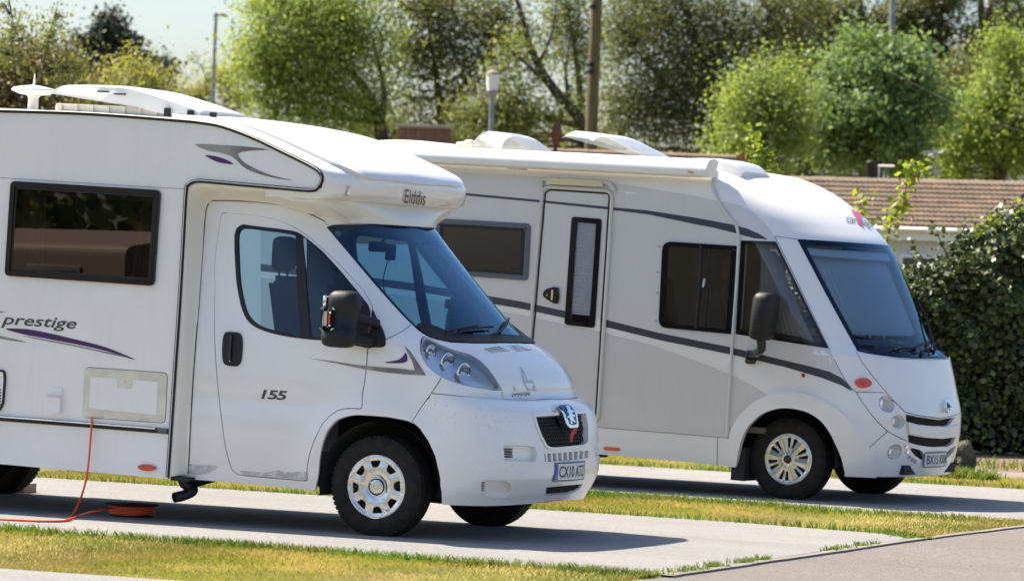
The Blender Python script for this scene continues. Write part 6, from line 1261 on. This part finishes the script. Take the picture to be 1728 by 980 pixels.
# ================================================================== POLES AND WIRES
def post(name, label, cat, px, pytop, D): p = at_depth(px, pytop, D); return thing(name, label, cat, (float(p[0]), float(p[1]), 0)), float(p[2])
u, zt = post('utility_pole', 'tall mossy wooden pole rising between the roof hatches', 'pole', 1009, -60, 92)
m = MB(); m.tube([(0, 0, 0), (0, 0, zt*.5), (0, 0, zt)], [.165, .145, .125], 16); m.build('shaft', M['pole'], u)
for py in (12, 110, 122): z = float(at_depth(1006, py, 92)[2]); m = MB(); m.tube([(-.17*RT[0]-.0, -.17*RT[1], z), (.02, .0, z)], .03, 6); m.box((-.06, -.17, z-.05), (.06, -.12, z+.05)); m.build('step_bolt', M['black'], u)
u, zt = post('street_lamp', 'slim grey street lamp with a flat head against the sky', 'street lamp', 364.5, 26, 150)
m = MB(); m.tube([(0, 0, 0), (0, 0, zt*.45), (0, 0, zt)], [.11, .085, .06], 12); m.build('post', M['post'], u)
m = MB(); e = Vector((RT[0], RT[1], 0)); m.tube([Vector((0, 0, zt))-e*.10, Vector((0, 0, zt+.02))+e*.30, Vector((0, 0, zt+.0))+e*.42], [.035, .06, .02], 8); m.tube([Vector((0, 0, zt-.1)), Vector((0, 0, zt+.08))], .06, 8); m.build('lamp_head', M['post'], u)
u, zt = post('street_lamp', 'grey lamp post with a frosted white lantern and domed cap', 'street lamp', 832.5, 118, 84)
za, zb_, zc = [float(at_depth(832, y, 84)[2]) for y in (126, 154, 164)]
m = MB(); m.tube([(0, 0, 0), (0, 0, zc)], .055, 12); m.lathe([(.055, zc-.06), (.075, zc), (.125, zb_), (.125, zb_+.015), (.0, zb_+.015)], (0, 0, 0), 'Z', 20); m.build('post', M['post'], u)
m = MB(); m.lathe([(.115, zb_), (.145, za-.02), (.145, za)], (0, 0, 0), 'Z', 20); m.build('lantern', M['lamp_glass'], u); m = MB(); m.lathe([(.16, za), (.155, za+.03), (.08, za+.08), (.05, za+.085), (.05, za+.11), (.0, za+.115)], (0, 0, 0), 'Z', 20); m.build('cap', mat('lichen_cap', (0.30, 0.25, 0.13), 0.9, col2=(0.22, 0.2, 0.17), scale=9), u)
u, zt = post('steel_pole', 'grey metal pole standing among the woodland trees', 'pole', 1510, -80, 112); m = MB(); m.tube([(0, 0, 0), (0, 0, zt)], [.085, .075], 12); m.build('shaft', M['post'], u); m = MB(); m.tube([(0, 0, zt-.9), (0, 0, zt-.7)], .1, 12); m.build('collar', M['post'], u)
for (A, B, Da, Db_, sag, lab) in (((240, 128), (520, 20), 130, 130, 6, 'thin overhead wire above the hedge beside the slim street lamp'), ((1300, -6), (1760, 235), 90, 80, 18, 'thin overhead wire crossing the trees at upper right')):
    p = at_depth(*A, Da); q = at_depth(*B, Db_); m = MB(); m.tube([p*(1-t)+q*t-np.array([0, 0, 1])*(sag/70)*4*t*(1-t) for t in np.linspace(0, 1, 20)], .004, 5); tag(m.build('overhead_wire', M['black']), lab, 'wire')

# ================================================================== CABLE AND REEL
rc = ground(222, 874); rc = np.array([rc[0], rc[1], .014]); reel = thing('cable_reel', 'orange extension cable wound on a low black drum under the nearest motorhome', 'cable reel', tuple(rc))
m = MB(); m.lathe([(.03, .0), (.15, .002), (.155, .008), (.15, .012), (.09, .014)], (0, 0, 0), 'Z', 32); m.lathe([(.03, .082), (.185, .078), (.19, .084), (.185, .088), (.03, .09)], (0, 0, 0), 'Z', 36); m.lathe([(.09, .01), (.09, .08)], (0, 0, 0), 'Z', 24); m.build('drum', M['black'], reel)
m = MB(); rr = random.Random(3); P = []
for k in range(15*26): a = 2*math.pi*k/26; P.append((math.cos(a)*(.148+.006*math.sin(a*1.7+k*.01)), math.sin(a)*(.148+.006*math.sin(a*1.3)), .018+.052*(k/(15*26))+.004*math.sin(a*2.3)))
m.tube(P, .0065, 6); P = [(math.cos(a)*(.156), math.sin(a)*.156, .02+.05*abs(math.sin(a*.37))) for a in np.linspace(0, 25, 160)]; m.tube(P, .0065, 6); m.build('wound_cable', M['orange'], reel)
A0 = toA = F1.M@F1.at(155, 703, 1, YS-.012)+F1.t
def gp(px, py, z=.022): return ground(px, py, z)
def alongY(px, py, y): d = pray(px, py); t = (y-CAM[1])/d[1]; return CAM+d*t
c1 = [alongY(155.5, 703, -1.10), alongY(153, 740, -1.12), alongY(150, 775, -1.14), alongY(146, 805, -1.15), alongY(139, 832, -1.12), alongY(130, 855, -1.06), gp(121, 871), gp(114, 877.5), gp(80, 879), gp(40, 877.5), gp(0, 875.5), gp(-80, 871)]
MB().tube(catmull(c1, 6), .0075, 8).build('extension_cable', M['orange']).name = 'extension_cable'
cb = bpy.data.objects['extension_cable']; tag(cb, 'orange cable hanging from the side locker and trailing left along the pad', 'cable')
c2 = [gp(112, 876, .024), gp(132, 871, .03), gp(150, 864, .06), gp(168, 861, .07), rc+np.array([-.10, -.12, .06])]
o = MB().tube(catmull(c2, 6), .0075, 8).build('extension_cable', M['orange']); tag(o, 'short loop of orange cable rising from the pad to the drum', 'cable')
wb = ground(12, 834); m = MB(); m.box((-.12, -.05, 0), (.10, .14, .07), .004); o = m.build('wheel_chock', mat('pale_timber', (0.42, 0.30, 0.19), 0.85, col2=(0.34, 0.24, 0.15), scale=6)); o.location = (float(wb[0]), float(wb[1])+.12, .014); tag(o, 'pale timber block beside the far rear wheel at left edge', 'wooden block')

# ================================================================== BEHIND THE CAMERA (seen as reflections in the glass)
def caravan(label, x, y, rz, body):
    t = thing('static_caravan', label, 'caravan', (x, y, 0), (0, 0, rz), 'static caravans facing the motorhomes')
    m = MB(); m.prism(rround([(-1.5, .35), (1.5, .35), (1.5, 2.0), (0, 2.22), (-1.5, 2.0)], .12), -4.5, 4.5, 'X'); m.build('body', body, t)
    for k in range(4): m = MB(); m.box((-3.9+k*2.1, 1.49, 1.05), (-2.7+k*2.1, 1.53, 1.75), .02); w = m.build('window', M['interior'], t); m = MB(); m.box((-3.82+k*2.1, 1.52, 1.12), (-2.78+k*2.1, 1.545, 1.68)); m.build('pane', M['window'], w)
    m = MB(); m.box((-4.3, -1.3, 0), (4.3, 1.3, .34)); m.build('skirt', M['interior'], t); m = MB(); m.box((1.35, 1.5, .5), (1.95, 1.54, 1.9)); m.build('door', M['interior'], t)
caravan('brown static caravan mirrored in the nearest side window', -15.5, -22.5, .45, mat('caravan_brown', (0.20, 0.13, 0.085), 0.6)); caravan('cream static caravan mirrored in the farther side windows', -27, -15, .75, mat('caravan_cream', (0.36, 0.28, 0.19), 0.6)); caravan('tan static caravan mirrored in the cab door glass', -5.5, -28.5, .2, mat('caravan_tan', (0.28, 0.2, 0.13), 0.6))
for k, (x, y, h, w) in enumerate(((-20, -30, 3.6, 3.2), (-30, -22, 3.3, 3.0), (-11, -36, 4.0, 3.5), (-2, -38, 3.4, 3))):
    r = np.random.default_rng(500+k); t = thing('garden_tree', ['low round garden tree behind the brown static caravan', 'low round garden tree behind the cream static caravan', 'taller garden tree between the static caravans', 'low garden tree behind the tan static caravan'][k], 'tree', (x, y, 0), group='garden trees facing the motorhomes')
    n = 2600; d = r.normal(0, 1, (n, 3)); d /= np.linalg.norm(d, axis=1)[:, None]; c = d*(r.uniform(.6, 1.05, n)[:, None])*np.array([w, w, h*.42])+np.array([0, 0, h*.6]); c += .3*np.sin(c[:, [1, 2, 0]]*2); leaf_mesh('crown', c, d, .3, LM['dark'], t, 510+k, .7); m = MB(); m.tube([(0, 0, 0), (.1, 0, h*.5), (0, .1, h*.8)], [.16, .12, .05], 8); m.build('trunk', M['bark'], t)
